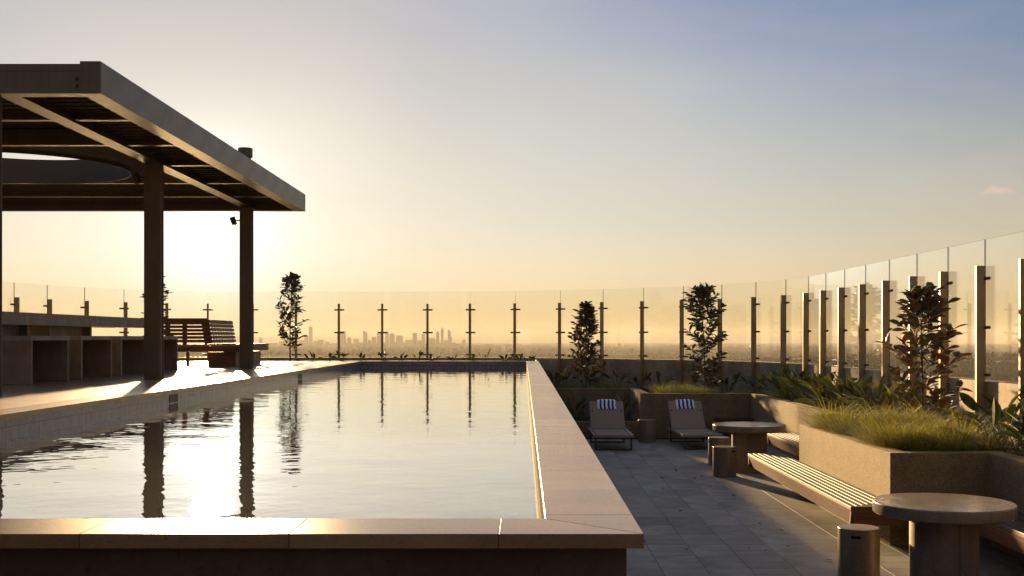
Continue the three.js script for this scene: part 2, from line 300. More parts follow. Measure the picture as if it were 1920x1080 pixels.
// ---------------------------------------------------------------- the raised pool
const pool = thing('swimming_pool', 'long raised lap pool with pale stone coping and a mosaic waterline', 'swimming pool');
{
  const { x0, x1, d0, d1, ox, od, cw } = POOL, y0 = 0.06;
  const wallX = x1 - 0.008;
  // shell: outer walls, inner mosaic walls, floor
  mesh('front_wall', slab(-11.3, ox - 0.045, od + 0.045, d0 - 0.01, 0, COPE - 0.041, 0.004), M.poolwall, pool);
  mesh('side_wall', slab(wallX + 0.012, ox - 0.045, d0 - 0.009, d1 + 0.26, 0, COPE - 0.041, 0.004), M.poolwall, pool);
  const inner = [slab(x0 - 0.03, x0 - 0.012, d0, d1, y0, COPE - 0.041, 0), slab(x0 - 0.012, wallX, d1, d1 + 0.02, y0, COPE - 0.041, 0), slab(x0 - 0.012, wallX, d0 - 0.0085, d0, y0, COPE - 0.041, 0)];
  mesh('mosaic_lining', inner, M.mosaic, pool);
  mesh('darkened_lining', slab(wallX, wallX + 0.0118, d0, d1, y0, COPE - 0.041, 0), M.darkenedMosaic, pool);  // right-hand mosaic, shade put into its colour
  mesh('pool_floor', slab(x0 - 0.012, wallX, d0, d1, 0.0, y0, 0), M.poolfloor, pool);
  // skimmer mouths in the left wall
  for (const d of [12.35, 19.35, 24.2]) {
    const w = 0.27, lo = 1.398, hi = 1.468;
    const f = mesh('skimmer', [slab(x0 - 0.012, x0 - 0.006, d - w / 2 - 0.012, d - w / 2, lo, hi, 0), slab(x0 - 0.012, x0 - 0.006, d + w / 2, d + w / 2 + 0.012, lo, hi, 0), slab(x0 - 0.012, x0 - 0.006, d - w / 2 - 0.012, d + w / 2 + 0.012, hi, hi + 0.012, 0)], M.darkmetal, pool);
    mesh('skimmer_flap', slab(x0 - 0.0115, x0 - 0.009, d - w / 2, d + w / 2, lo, hi, 0), M.darkmetal, f);
  }
  mesh('grout', [slab(-11.3, ox - 0.003, od + 0.003, d0 - 0.001, COPE - 0.0405, COPE - 0.0009, 0), slab(x1 + 0.002, ox - 0.003, d0 - 0.0005, d1 + cw - 0.003, COPE - 0.0405, COPE - 0.0009, 0), slab(x0 - cw, x0 - 0.002, d0 - 0.0005, d1, COPE - 0.0405, COPE - 0.0009, 0), slab(x0 - cw, x1 + 0.001, d1 + 0.001, d1 + cw - 0.003, COPE - 0.0405, COPE - 0.0009, 0)], M.joint, pool);
  // coping: pieces 0.597 m long, mitred at the near right corner
  seed(202);
  const piece = (poly) => mesh('coping_stone', prism(poly, COPE - 0.0415, COPE + rnd(-0.0004, 0.0004), 0.0006, true, rnd(0, 5), rnd(0, 5)), copingTones[Math.floor(rnd(0, 5))], pool);
  const J = 0.0013, ix = x1, iy = d0;
  piece([[-0.0713 + J, od], [ox - 0.001, od], [ix - 0.001, iy - J], [-0.0713 + J, iy]]);               // corner, front half of the mitre
  piece([[ox, od + 0.002], [ox, 3.615 - J], [ix, 3.615 - J], [ix, iy + 0.002]]);                       // corner, side half
  for (let x = -0.0713; x > -11; x -= 0.597) piece(rect(Math.max(-11.3, x - 0.597 + J), x - J, od, iy));
  for (let d = 3.615; d < d1 + cw - 0.2; d += 0.597) piece(rect(ix, ox, d + J, Math.min(d1 + cw, d + 0.597 - J)));
  for (let x = ix; x > x0 - 0.27; x -= 0.597) piece(rect(Math.max(x0 - cw, x - 0.597 + J), x - J, d1, d1 + cw));
  for (let d = iy; d < d1; d += 0.597) piece(rect(x0 - cw, x0, d + J, Math.min(d1 - J, d + 0.597 - J)));
}
{ // water, still but for small ripples
  const { x0, x1, d0, d1 } = POOL, nx = 260, nd = 1000, X0 = x0 - 0.012, X1 = x1 - 0.008;
  seed(303);
  const waves = [];
  for (let i = 0; i < 40; i++) {
    const L = i < 30 ? 0.1 * Math.pow(11, rnd()) : rnd(0.055, 0.1), a = rnd(-1, 1) * 1.15 + (i % 4 === 0 ? Math.PI / 2 : 0), k = 2 * Math.PI / L;
    waves.push([k * Math.sin(a), k * Math.cos(a), (i < 30 ? 0.00026 : 0.00042) * Math.pow(L, 1.15) * rnd(0.5, 1.4), rnd(0, 6.28)]);
  }
  const pos = [], nor = [], idx = [], uv = [];
  for (let j = 0; j <= nd; j++) {
    const s = j / nd, d = d0 + (d1 - d0) * (0.45 * s + 0.55 * s * s);
    for (let i = 0; i <= nx; i++) {
      const x = X0 + (X1 - X0) * i / nx;
      let h = 0, hx = 0, hd = 0;
      const patch = 0.55 + 0.9 * fbm(x * 0.7 + 40, d * 0.35 + 40, 512, 17, 2);
      for (const [kx, kd, a, ph] of waves) { const q = kx * x + kd * d + ph + 0.6 * Math.sin(0.7 * x + 0.31 * d + ph); h += a * Math.sin(q); hx += a * kx * Math.cos(q); hd += a * kd * Math.cos(q); }
      h *= patch; hx *= patch; hd *= patch;
      pos.push(x, WATER + h, -d);
      const n = V(-hx, 1, hd).normalize(); nor.push(n.x, n.y, n.z); uv.push(x, d);
      if (i < nx && j < nd) { const a = j * (nx + 1) + i; idx.push(a, a + 1, a + nx + 2, a, a + nx + 2, a + nx + 1); }
    }
  }
  const g = new THREE.BufferGeometry();
  g.setAttribute('position', new THREE.Float32BufferAttribute(pos, 3)); g.setAttribute('normal', new THREE.Float32BufferAttribute(nor, 3)); g.setAttribute('uv', new THREE.Float32BufferAttribute(uv, 2)); g.setIndex(idx);
  tag(mesh('water', g, M.water), 'rippled pool water mirroring the sunset sky', 'water', null, 'structure');
}

// ---------------------------------------------------------------- the deck beside the pool
{
  const deck = new THREE.Group(); deck.name = 'deck_floor'; scene.add(deck);
  tag(deck, 'pale stone deck between the pool and the bar', 'paving', null, 'structure');
  mesh('bedding', slab(-11.4, -3.79, 3.6, 26.35, -0.2, COPE - 0.045, 0), M.joint, deck);
  seed(404);
  const W = 0.6, J = 0.003, variants = [0, 1, 2, 3].map((i) => prism(rect(-W + J / 2, -J / 2, J / 2, 0.597 - J / 2), COPE - 0.044, COPE, 0.002, false, i * 0.31, i * 0.57));
  const rest = [];
  for (let i = 0; i < 12; i++) for (let j = 0; j < 38; j++) {
    const x = -4.036 - i * W, d = 3.541 + j * 0.597, k = Math.floor(rnd(0, 4)), t = Math.floor(rnd(0, 4));
    if (d + 0.597 > 26.4) continue;
    const u = x / (d + 0.5) * F;
    if (u > -1010 && d > 7.6) mesh('paver', variants[k], deckTones[t], deck).position.set(x, 0, -d);
    else rest.push(variants[k].clone().translate(x, 0, -d));
  }
  tag(mesh('paver', rest, deckTones[1], deck), null, null, null, 'stuff');
}

// ---------------------------------------------------------------- parapet and glass fence
{
  const a = offsetLine(0.0145), b = offsetLine(0.24);
  const wall = thing('parapet_wall', 'low rendered parapet under the glass fence', 'wall');
  for (let i = 0; i < NF - 1; i++) mesh('wall_panel', prism([a[i], a[i + 1], b[i + 1], b[i]], -0.3, PARAPET, 0.006), M.render, wall);
  const fence = thing('glass_fence', 'curved frameless glass fence on steel blade posts round the roof', 'fence');
  const gl = offsetLine(0.022);
  const arm = new THREE.CylinderGeometry(0.021, 0.021, 0.26, 12).rotateZ(Math.PI / 2), stub = new THREE.CylinderGeometry(0.014, 0.014, 0.07, 8).rotateX(Math.PI / 2);
  for (let i = 0; i < NF; i++) {
    const p = FENCE[i], q0 = FENCE[Math.max(0, i - 1)], q1 = FENCE[Math.min(NF - 1, i + 1)];
    const ang = Math.atan2(-(q1[1] - q0[1]), q1[0] - q0[0]);             // turn about y that takes +x along the fence
    const foot = p[0] < 0.4 ? 1.3 : 0.7, onDeck = foot;
    const post = mesh('post', rbox(0.05, POST_TOP - onDeck, 0.105, 0, (POST_TOP + onDeck) / 2, 0, 0.003), M.steel, fence);
    const nx = (q1[1] - q0[1]), nd = -(q1[0] - q0[0]), L = Math.hypot(nx, nd);
    post.position.set(p[0] - 0.042 * nx / L, 0, -(p[1] - 0.042 * nd / L));
    post.rotation.y = -ang;
    // the outward side of the post in its own axes is -z or +z: find it
    const outward = V(nx / L, 0, -nd / L).applyAxisAngle(V(0, 1, 0), ang).z;
    for (const y of [2.83, 2.22, 1.63]) mesh('clamp', mergeGeometries([arm.clone().translate(0, y, Math.sign(outward) * 0.062), stub.clone().translate(0, y, Math.sign(outward) * 0.05)]), M.clamp, post);
    if (i < NF - 1) {
      const A = gl[i], B = gl[i + 1], len = Math.hypot(B[0] - A[0], B[1] - A[1]) - 0.012;
      const pane = mesh('glass_pane', new THREE.BoxGeometry(len, FENCE_TOP - PARAPET - 0.02, 0.012), [M.glassedge, M.glassedge, M.glassedge, M.glassedge, M.glass, M.glass], fence);
      pane.material = [M.glassedge, M.glassedge, M.glassedge, M.glassedge, M.glass, M.glass];
      pane.position.set((A[0] + B[0]) / 2, (FENCE_TOP + PARAPET + 0.02) / 2, -(A[1] + B[1]) / 2);
      pane.rotation.y = Math.atan2(B[1] - A[1], B[0] - A[0]);
    }
  }
}

// ---------------------------------------------------------------- pergola
const UNDER = EYE + 2.27, ROOF = UNDER + 0.305;
{
  const p = thing('pergola', 'bronze metal pergola roof with a round opening over the bar deck', 'pergola');
  const rX = -3.945, lX = -11.2, nD = 10.7, fD = 20.72;
  const cols = [[-4.98, 10.75], [-4.8, 15.08], [-4.8, 20.15]];
  for (const [x, d] of cols) {
    const c = mesh('column', slab(x - 0.195, x, d, d + 0.2, COPE + 0.002, UNDER + 0.02, 0.004), M.column, p);
    for (const q of [0.03, 0.15]) mesh('channel', slab(x + 0.0005, x + 0.012, d + q, d + q + 0.02, COPE + 0.01, UNDER - 0.01, 0.001), M.column, c);
  }
  for (const d of [10.9, 15.08, 20.15]) mesh('column', slab(-10.6, -10.4, d, d + 0.2, COPE + 0.002, UNDER + 0.02, 0.004), M.column, p);
  mesh('fascia_beam', slab(rX - 0.19, rX, nD, fD, UNDER, ROOF, 0.004), M.roofmetal, p);
  mesh('fascia_cap', slab(rX - 0.192, rX - 0.002, nD - 0.012, nD, UNDER + 0.002, ROOF - 0.002, 0.003), M.roofmetal, p);
  const fb = mesh('front_beam', [slab(lX, rX - 0.194, nD + 0.04, nD + 0.2, UNDER + 0.012, ROOF - 0.085, 0.003), slab(lX, rX - 0.194, nD + 0.06, nD + 0.2, ROOF - 0.078, ROOF - 0.01, 0.003)], M.roofmetal, p);
  for (const y of [UNDER + 0.085, UNDER + 0.155]) mesh('bolt', new THREE.CylinderGeometry(0.018, 0.018, 0.03, 6).rotateX(Math.PI / 2).translate(rX - 0.25, y, -(nD + 0.03)), M.roofmetal, fb);
  mesh('rear_beam', slab(lX, rX - 0.192, fD - 0.2, fD, UNDER, ROOF - 0.002, 0.004), M.roofmetal, p);
  mesh('main_beam', slab(-4.99, -4.8, nD + 0.202, fD - 0.202, UNDER + 0.022, ROOF - 0.05, 0.004), M.roofmetal, p);
  mesh('main_beam', slab(-10.6, -10.4, nD + 0.202, fD - 0.202, UNDER + 0.022, ROOF - 0.05, 0.004), M.roofmetal, p);
  const OC = [-6.95, 15.65], OR = 1.5;
  for (const d of [12.25, 13.86, 15.5, 17.3, 18.95]) {
    mesh('cross_beam', slab(-4.797, rX - 0.193, d, d + 0.09, UNDER + 0.05, ROOF - 0.06, 0.003), M.roofmetal, p);
    if (d !== 15.5) mesh('cross_beam', slab(-10.39, -4.993, d, d + 0.09, UNDER + 0.05, ROOF - 0.06, 0.003), M.roofmetal, p);
  }
  // louvres between the beams
  const bays = [[10.92, 12.25], [12.36, 13.86], [13.97, 15.5], [15.61, 17.3], [17.41, 18.95], [19.06, 20.5]];
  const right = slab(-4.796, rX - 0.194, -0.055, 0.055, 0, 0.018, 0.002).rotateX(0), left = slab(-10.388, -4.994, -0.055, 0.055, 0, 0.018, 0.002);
  bays.forEach(([a, b], k) => {
    const n = Math.round((b - a) / 0.2);
    for (let i = 0; i < n; i++) {
      const d = a + (i + 0.5) * (b - a) / n;
      mesh('louvre', right, M.louvre, p).position.set(0, UNDER + 0.12, -d);
      if (k < 1 || k > 3) mesh('louvre', left, M.louvre, p).position.set(0, UNDER + 0.12, -d);
    }
  });
  // roof sheet with a round opening, and the drum that lines it
  const sh = new THREE.Shape([new THREE.Vector2(lX, nD + 0.21), new THREE.Vector2(rX - 0.195, nD + 0.21), new THREE.Vector2(rX - 0.195, fD - 0.21), new THREE.Vector2(lX, fD - 0.21)]);
  sh.holes.push(new THREE.Path().absarc(OC[0], OC[1], OR + 0.02, 0, Math.PI * 2, true));
  const sheet = new THREE.ExtrudeGeometry(sh, { depth: 0.03, bevelEnabled: false, curveSegments: 64 }).rotateX(-Math.PI / 2).translate(0, ROOF - 0.048, 0);
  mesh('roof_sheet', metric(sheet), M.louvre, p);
  const drum = lathe([[OR, 0], [OR, 0.36], [OR + 0.015, 0.36], [OR + 0.015, 0], [OR, 0]], 96).translate(OC[0], UNDER + 0.02, -OC[1]);
  mesh('opening_drum', drum, M.drum, p);
  // ceiling lining round the drum
  const sh2 = new THREE.Shape([new THREE.Vector2(-10.38, 13.96), new THREE.Vector2(-5.0, 13.96), new THREE.Vector2(-5.0, 17.29), new THREE.Vector2(-10.38, 17.29)]);
  sh2.holes.push(new THREE.Path().absarc(OC[0], OC[1], OR + 0.018, 0, Math.PI * 2, true));
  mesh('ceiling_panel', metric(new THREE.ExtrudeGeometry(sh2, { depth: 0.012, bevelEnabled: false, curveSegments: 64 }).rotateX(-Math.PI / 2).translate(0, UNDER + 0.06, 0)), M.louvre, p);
  // flue on the roof, spotlights on the columns
  const flue = thing('roof_flue', 'short dark round flue standing on the pergola roof', 'flue', [-4.42, ROOF - 0.018, -18.2]);
  mesh('pipe', new THREE.CylinderGeometry(0.09, 0.09, 0.4, 24).translate(0, 0.2, 0), M.roofmetal, flue);
  mesh('cap', lathe([[0, 0.445], [0.108, 0.44], [0.115, 0.43], [0.115, 0.3], [0.105, 0.29], [0, 0.29]], 28), M.roofmetal, flue);
  const spot = (x, y, d, label, side) => {
    const s = thing('spotlight', label, 'spotlight', [x, y, -d]);
    mesh('bracket', [bar(V(side * 0.0, 0, 0), V(side * 0.09, 0.0, 0.02), 0.012), rbox(0.012, 0.06, 0.06, 0, 0, 0, 0.002)], M.darkmetal, s);
    const h = mesh('lamp_housing', new THREE.CylinderGeometry(0.05, 0.045, 0.13, 20).rotateZ(0.25).rotateX(0.35), M.darkmetal, s); h.position.set(side * 0.12, -0.01, 0.03);
    mesh('lens', new THREE.CylinderGeometry(0.04, 0.04, 0.006, 20).rotateZ(0.25).rotateX(0.35).translate(0.016, -0.066, -0.024), M.lens, h);
  };
  spot(-5.0, UNDER - 0.21, 20.25, 'small dark spotlight on the pergola column nearest the slatted seat', -1);
  spot(-5.0, UNDER + 0.0 - 0.16, 15.18, 'small dark spotlight beside the round opening under the pergola', -1);
}

// ---------------------------------------------------------------- bar counter, waterfall stools, slatted seat on the deck
{
  const c = thing('bar_counter', 'long pale concrete bar counter on square piers under the pergola', 'counter');
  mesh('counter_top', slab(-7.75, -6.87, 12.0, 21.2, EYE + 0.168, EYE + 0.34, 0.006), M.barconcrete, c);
  for (const [a, b] of [[13.2, 14.6], [14.75, 16.25], [16.95, 18.6]]) {
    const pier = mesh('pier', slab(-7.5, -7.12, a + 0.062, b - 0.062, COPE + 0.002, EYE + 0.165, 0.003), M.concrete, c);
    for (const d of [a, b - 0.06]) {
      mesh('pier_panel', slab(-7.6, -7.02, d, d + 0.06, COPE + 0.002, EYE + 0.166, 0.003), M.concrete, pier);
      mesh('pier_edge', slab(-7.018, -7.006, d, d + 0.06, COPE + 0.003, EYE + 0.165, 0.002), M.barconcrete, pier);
    }
  }
  const starts = [13.4, 14.92, 16.4, 17.97], L = 1.13, x0 = -6.28, x1 = -5.76, h = 0.575, t = 0.055;
  const which = ['nearest one, its whole side panel seen', 'second from the near end', 'third, partly behind the middle column', 'last, right of the middle column'];
  starts.forEach((d, i) => {
    const s = thing('concrete_bench', 'concrete waterfall bench under the bar, ' + which[i], 'bench', [0, 0, 0], 0, 'concrete waterfall benches along the bar');
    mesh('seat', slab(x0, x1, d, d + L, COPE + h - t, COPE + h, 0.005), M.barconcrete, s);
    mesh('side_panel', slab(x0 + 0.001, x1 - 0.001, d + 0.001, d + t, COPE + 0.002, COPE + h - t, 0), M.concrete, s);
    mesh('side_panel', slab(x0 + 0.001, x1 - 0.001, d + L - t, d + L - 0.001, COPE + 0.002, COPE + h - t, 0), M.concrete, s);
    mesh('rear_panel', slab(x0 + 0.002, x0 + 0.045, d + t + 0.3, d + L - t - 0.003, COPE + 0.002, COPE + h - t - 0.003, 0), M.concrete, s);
  });
  for (const [x, d, l] of [[-5.99, 13.33, 'small round deck light before the nearest concrete bench'], [-5.84, 16.28, 'small round deck light beside the third concrete bench']]) {
    const g = thing('deck_light', l, 'light', [x, COPE, -d]);
    mesh('rim', lathe([[0.045, 0], [0.06, 0.001], [0.06, 0.007], [0.045, 0.009]], 24), M.lens, g);
    mesh('lens', lathe([[0, 0.006], [0.03, 0.0055], [0.045, 0.004]], 24), M.lens, g);
  }
  // slatted timber seat at the end of the deck: one back across, one back towards the pool
  const b = thing('timber_seat', 'brown slatted timber seat with leaning backs beyond the bar', 'bench');
  const Y = COPE, d0 = 21.6, seatY = Y + 0.43, topY = Y + 0.92;
  const edge = (y) => -5.885 - 0.165 * (y - seatY);
  for (let k = 0; k < 6; k++) { const y = seatY + 0.03 + k * 0.067; mesh('back_slat', prism([[-6.95, d0], [edge(y), d0], [edge(y), d0 + 0.03], [-6.95, d0 + 0.03]], y, y + (k === 5 ? 0.12 : 0.052), 0.003), M.brownwood, b); }
  for (const x of [-6.9, -6.72, -6.4]) mesh('back_post', slab(x - 0.04, x + 0.04, d0 + 0.031, d0 + 0.07, seatY, topY - 0.03, 0.003), M.brownwood, b);
  { const g = rbox(0.13, 0.47, 0.034, 0, 0.235, 0, 0.004); const st = mesh('corner_stile', g, M.brownwood, b); st.position.set(-5.955, seatY + 0.005, -(d0 + 0.05)); st.rotation.z = 0.163; }
  for (let k = 0; k < 6; k++) {                  // the reclined back that faces the pool
    const y = seatY + 0.055 + k * 0.073, g = rbox(0.026, k === 5 ? 0.075 : 0.056, 1.75, 0, 0, 0, 0.003).rotateZ(0.163); mesh('back_slat', g, M.brownwood, b).position.set(edge(y) + 0.012, y, -(d0 + 0.035 + 0.875));
  }
  for (let k = 0; k < 9; k++) { const g = rbox(0.022, 0.46, 0.035, 0, 0, 0, 0.003).rotateZ(0.163); mesh('back_post', g, M.brownwood, b).position.set(-5.945, seatY + 0.24, -(d0 + 0.12 + k * 0.2)); }
  for (let k = 0; k < 6; k++) mesh('seat_slat', slab(-5.9 + k * 0.1, -5.9 + k * 0.1 + 0.088, d0 + 0.02, d0 + 2.3, seatY - 0.035, seatY, 0.005), M.brownwood, b);
  for (let k = 0; k < 4; k++) mesh('seat_slat', slab(-6.95, -6.0, d0 + 0.09 + k * 0.11, d0 + 0.18 + k * 0.11, seatY - 0.035, seatY, 0.005), M.brownwood, b);
  mesh('apron', [slab(-6.95, -5.92, d0 + 0.005, d0 + 0.06, seatY - 0.15, seatY - 0.037, 0.004), prism([[-5.92, d0 + 0.004], [-5.34, d0 + 0.004], [-5.34, d0 + 0.05], [-5.92, d0 + 0.05]], seatY - 0.15, seatY - 0.037, 0.004), slab(-5.37, -5.32, d0 + 0.06, d0 + 2.3, seatY - 0.14, seatY - 0.037, 0.004)], M.brownwood, b);
  mesh('plinth', slab(-5.98, -5.45, d0 + 0.1, d0 + 2.15, Y + 0.002, seatY - 0.152, 0.004), M.brownwood, b);
  for (const x of [-6.86, -6.34]) mesh('leg', slab(x - 0.025, x + 0.025, d0 + 0.02, d0 + 0.07, Y + 0.002, seatY - 0.152, 0.003), M.brownwood, b);
}

// ---------------------------------------------------------------- planters on the lower terrace
{
  const t = 0.2, P = (x0, x1, d0, d1, y1 = PLANTER) => slab(x0, x1, d0, d1, 0.001, y1, 0.006);
  const near = thing('concrete_planter', 'near concrete planter with a sunlit rough face, full of fine grass', 'planter');
  mesh('planter_wall', P(3.7, 3.7 + t, 11.58, 15.4), M.aggregate, near);
  mesh('planter_wall', P(3.7 + t + 0.0005, 4.7, 11.5805, 11.58 + t), M.aggregate, near);
  mesh('planter_wall', P(3.7 + t + 0.0005, 4.7, 15.4 - t, 15.3995), M.aggregate, near);
  mesh('planter_wall', P(4.7005, 4.9, 3.0, 11.58 + t), M.aggregate, near);
  mesh('soil', [slab(3.89, 5.73, 11.77, 15.21, 0.2, SOIL, 0), slab(4.89, 5.73, 3.0, 11.765, 0.2, SOIL, 0)], M.soil, near);
  const far = thing('concrete_planter', 'far concrete planter wrapping the corner behind the loungers', 'planter');
  mesh('planter_wall', P(4.7, 4.9, 15.402, 23.8), M.aggregate, far);
  mesh('planter_wall', P(2.62, 4.9, 23.801, 24.0), M.aggregate, far);
  mesh('planter_wall', P(2.42, 2.619, 23.8, 26.4), M.aggregate, far);
  mesh('planter_wall', P(0.345, 2.419, 26.2, 26.4), M.aggregate, far);
  mesh('soil', [slab(4.89, 5.73, 15.215, 24.0, 0.2, SOIL, 0), prism([[2.6, 23.99], [5.6, 23.99], [5.0, 25.6], [4.5, 26.5], [2.6, 28.5]], 0.2, SOIL, 0), prism([[0.33, 26.39], [2.61, 26.39], [2.61, 28.4], [0.9, 29.7], [0.33, 30]], 0.2, SOIL - 0.003, 0)], M.soil, far);
  const low = thing('low_planter', 'low concrete planter box in the corner behind the left lounger', 'planter');
  mesh('planter_wall', P(0.345, 2.418, 23.9, 24.06, 0.335), M.aggregate, low);
  mesh('soil', slab(0.345, 2.418, 24.062, 26.198, 0.02, 0.28, 0), M.soil, low);
  const bed = new THREE.Group(); bed.name = 'garden_bed'; scene.add(bed); tag(bed, 'planted bed behind the pool and the deck', 'garden bed', null, 'structure');
  mesh('soil', prism([[-11.3, 26.36], [0.3, 26.88], [0.3, 30.0], [-0.3, 30.2], [-2.5, 30.65], [-7.2, 30.6], [-9.3, 30.05], [-10.6, 28.2], [-11.2, 26.9]], 0.2, COPE - 0.06, 0), M.soil, bed);
  mesh('retaining_wall', slab(0.301, 0.344, 26.876, 30.05, 0, COPE - 0.03, 0.004), M.poolwall, bed);
}

// ---------------------------------------------------------------- slatted benches, tables, stools
{
  const yT = 0.45, th = 0.035, pitch = 0.0715, w = 0.058;
  const lit = (poly, name, parent, mat, y0, y1) => mesh(name, prism(poly, y0, y1, 0.002, true, 0, 0, 0.0045), mat, parent);
  // long bench that wraps the near planter: along its left face, round the corner, and on towards the near wall
  const b = thing('slatted_bench', 'long slatted timber bench wrapping the near grass planter', 'bench');
  const D0 = 11.15, X0 = 3.18, Dc = 11.575, Xc = 3.695;
  for (let k = 0; k < 7; k++) {
    const a = k * pitch, xa = X0 + a, xb = xa + w, da = D0 + a * (Dc - D0) / (Xc - X0), db = D0 + (a + w) * (Dc - D0) / (Xc - X0);
    lit([[xa, da], [xb, db], [xb, 16.27 - a * 0.02], [xa, 16.27]], 'slat', b, M.slat, yT - th, yT);
  }
  const cross = 6, cp = (Dc - D0) / cross;
  for (let k = 0; k < cross; k++) {
    const da = D0 + k * cp, db = da + cp - 0.013, xa = X0 + (da - D0) * (Xc - X0) / (Dc - D0) + 0.012, xb = X0 + (db - D0) * (Xc - X0) / (Dc - D0) + 0.012;
    lit([[xa, da], [4.19 + k * 0.08, da], [4.19 + k * 0.08 + 0.07, db], [xb, db]], 'slat', b, M.slatAcross, yT - th, yT);
  }
  for (let k = 0; k < 7; k++) { const xa = 4.195 + k * pitch; lit(rect(xa, xa + w, 6.2, D0 + Math.min(0.36, k * 0.06) - 0.012), 'slat', b, M.slat, yT - th, yT); }
  // leaning fascia boards under the edges
  const board = (a, c, nx, nd, mat) => { // from a to c, leaning in along (nx, nd)
    const v = [[a[0], yT - 0.037, a[1]], [c[0], yT - 0.037, c[1]], [c[0] + nx * 0.045, yT - 0.19, c[1] + nd * 0.045], [a[0] + nx * 0.045, yT - 0.19, a[1] + nd * 0.045]];
    const back = v.map(([x, y, d]) => [x + nx * 0.03, y, d + nd * 0.03]);
    const q = [], f = (A, B, C, Dd) => q.push(...A, ...B, ...C, ...A, ...C, ...Dd);
    const z = ([x, y, d]) => [x, y, -d], [A, B, C, E] = v.map(z), [a2, b2, c2, e2] = back.map(z);
    f(A, B, C, E); f(b2, a2, e2, c2); f(A, a2, b2, B); f(E, C, c2, e2); f(A, E, e2, a2); f(B, b2, c2, C);
    const g = new THREE.BufferGeometry(); g.setAttribute('position', new THREE.Float32BufferAttribute(q, 3)); g.computeVertexNormals();
    return metric(g);
  };
  mesh('fascia_board', board([X0, 16.27], [X0, D0 + 0.002], 1, 0), M.redwoodAcross, b);
  mesh('fascia_board', board([X0 + 0.004, D0], [4.19, D0], 0, 1), M.redwoodAcross, b);
  mesh('fascia_board', board([4.19, D0 - 0.002], [4.19, 6.2], 1, 0), M.redwoodAcross, b);
  mesh('fascia_board', board([Xc, 16.27], [X0 + 0.003, 16.27], 0, -1), M.redwoodAcross, b);
  for (const d of [12, 13, 14, 15, 16]) mesh('bearer', slab(3.27, 3.698, d, d + 0.05, yT - 0.16, yT - th - 0.001, 0.002), M.darkmetal, b);
  // bench along the far planter, and the one against the far wall
  const f = thing('slatted_bench', 'slatted timber bench along the far planter, behind the far table', 'bench');
  for (let k = 0; k < 7; k++) lit(rect(4.19 + k * pitch, 4.19 + k * pitch + w, 15.41, 19.74), 'slat', f, M.slat, yT - th, yT);
  mesh('fascia_board', board([4.19, 19.74], [4.19, 15.41], 1, 0), M.redwoodAcross, f);
  mesh('fascia_board', board([4.69, 19.74], [4.194, 19.74], 0, -1), M.redwoodAcross, f);
  for (const d of [16, 17, 18, 19]) mesh('bearer', slab(4.28, 4.698, d, d + 0.05, yT - 0.16, yT - th - 0.001, 0.002), M.darkmetal, f);
  const c = thing('slatted_bench', 'short slatted timber bench in shade against the far planter wall', 'bench');
  for (let k = 0; k < 6; k++) lit(rect(3.95, 4.69, 23.36 + k * 0.0715, 23.36 + k * 0.0715 + w), 'slat', c, M.slatAcross, yT - th, yT);
  mesh('fascia_board', board([3.952, 23.36], [4.69, 23.36], 0, 1), M.redwoodAcross, c);
  for (const x of [4.05, 4.55]) mesh('bearer', slab(x, x + 0.05, 23.4, 23.798, yT - 0.16, yT - th - 0.001, 0.002), M.darkmetal, c);

  // round tables
  const R = 0.565;
  const top = lathe([[0, 0.64], [R - 0.012, 0.64], [R, 0.652], [R, 0.728], [R - 0.012, 0.74], [0, 0.74]], 96);
  const tp = [];
  const topUV = metric(top.toNonIndexed());
  const half = (s) => { const g = new THREE.CylinderGeometry(0.272, 0.272, 0.638, 36, 1, true, s, Math.PI - 0.02).translate(0, 0.32, 0); return metric(g); };
  const table = (label, x, d, turn) => {
    const tb = thing('round_table', label, 'table', [x, 0, -d], turn, 'round concrete tables');
    mesh('table_top', topUV, M.tabletop, tb);
    mesh('pedestal', half(0), M.concrete, tb); mesh('pedestal', half(Math.PI), M.concrete, tb);
    mesh('core', new THREE.CylinderGeometry(0.262, 0.262, 0.637, 32, 1, true).translate(0, 0.32, 0), M.joint, tb);
  };
  table('round concrete table beside the near planter and bench corner', 3.47, 9.47, 0.12);
  table('round concrete table in front of the right lounger', 3.52, 17.9, 1.0);

  // drum stools with a finger slot
  const body = new Brush(lathe([[0, 0], [0.172, 0], [0.177, 0.005], [0.177, 0.442], [0.169, 0.45], [0, 0.45]], 64)); body.updateMatrixWorld();
  const cut = new Brush(new RoundedBoxGeometry(0.085, 0.026, 0.12, 3, 0.012).translate(0, 0.385, 0.16)); cut.updateMatrixWorld();
  const ev = new Evaluator(); ev.attributes = ['position', 'normal', 'uv'];
  const sg = metric(ev.evaluate(body, cut, SUBTRACTION).geometry);
  const stool = (label, x, d, turn) => { const m = mesh('drum_stool', sg, M.stool); m.position.set(x, 0, -d); m.rotation.y = turn; tag(m, label, 'stool', 'concrete drum stools'); };
  stool('concrete drum stool standing left of the near round table', 2.91, 9.96, -0.42);
  stool('concrete drum stool in front of the far table, nearer of its pair', 3.03, 17.3, 0.75);
  stool('concrete drum stool by the far table, half hidden behind another stool', 3.22, 18.9, -1.3);
  stool('concrete drum stool standing between the two loungers', 2.46, 22.9, 2.6);
}

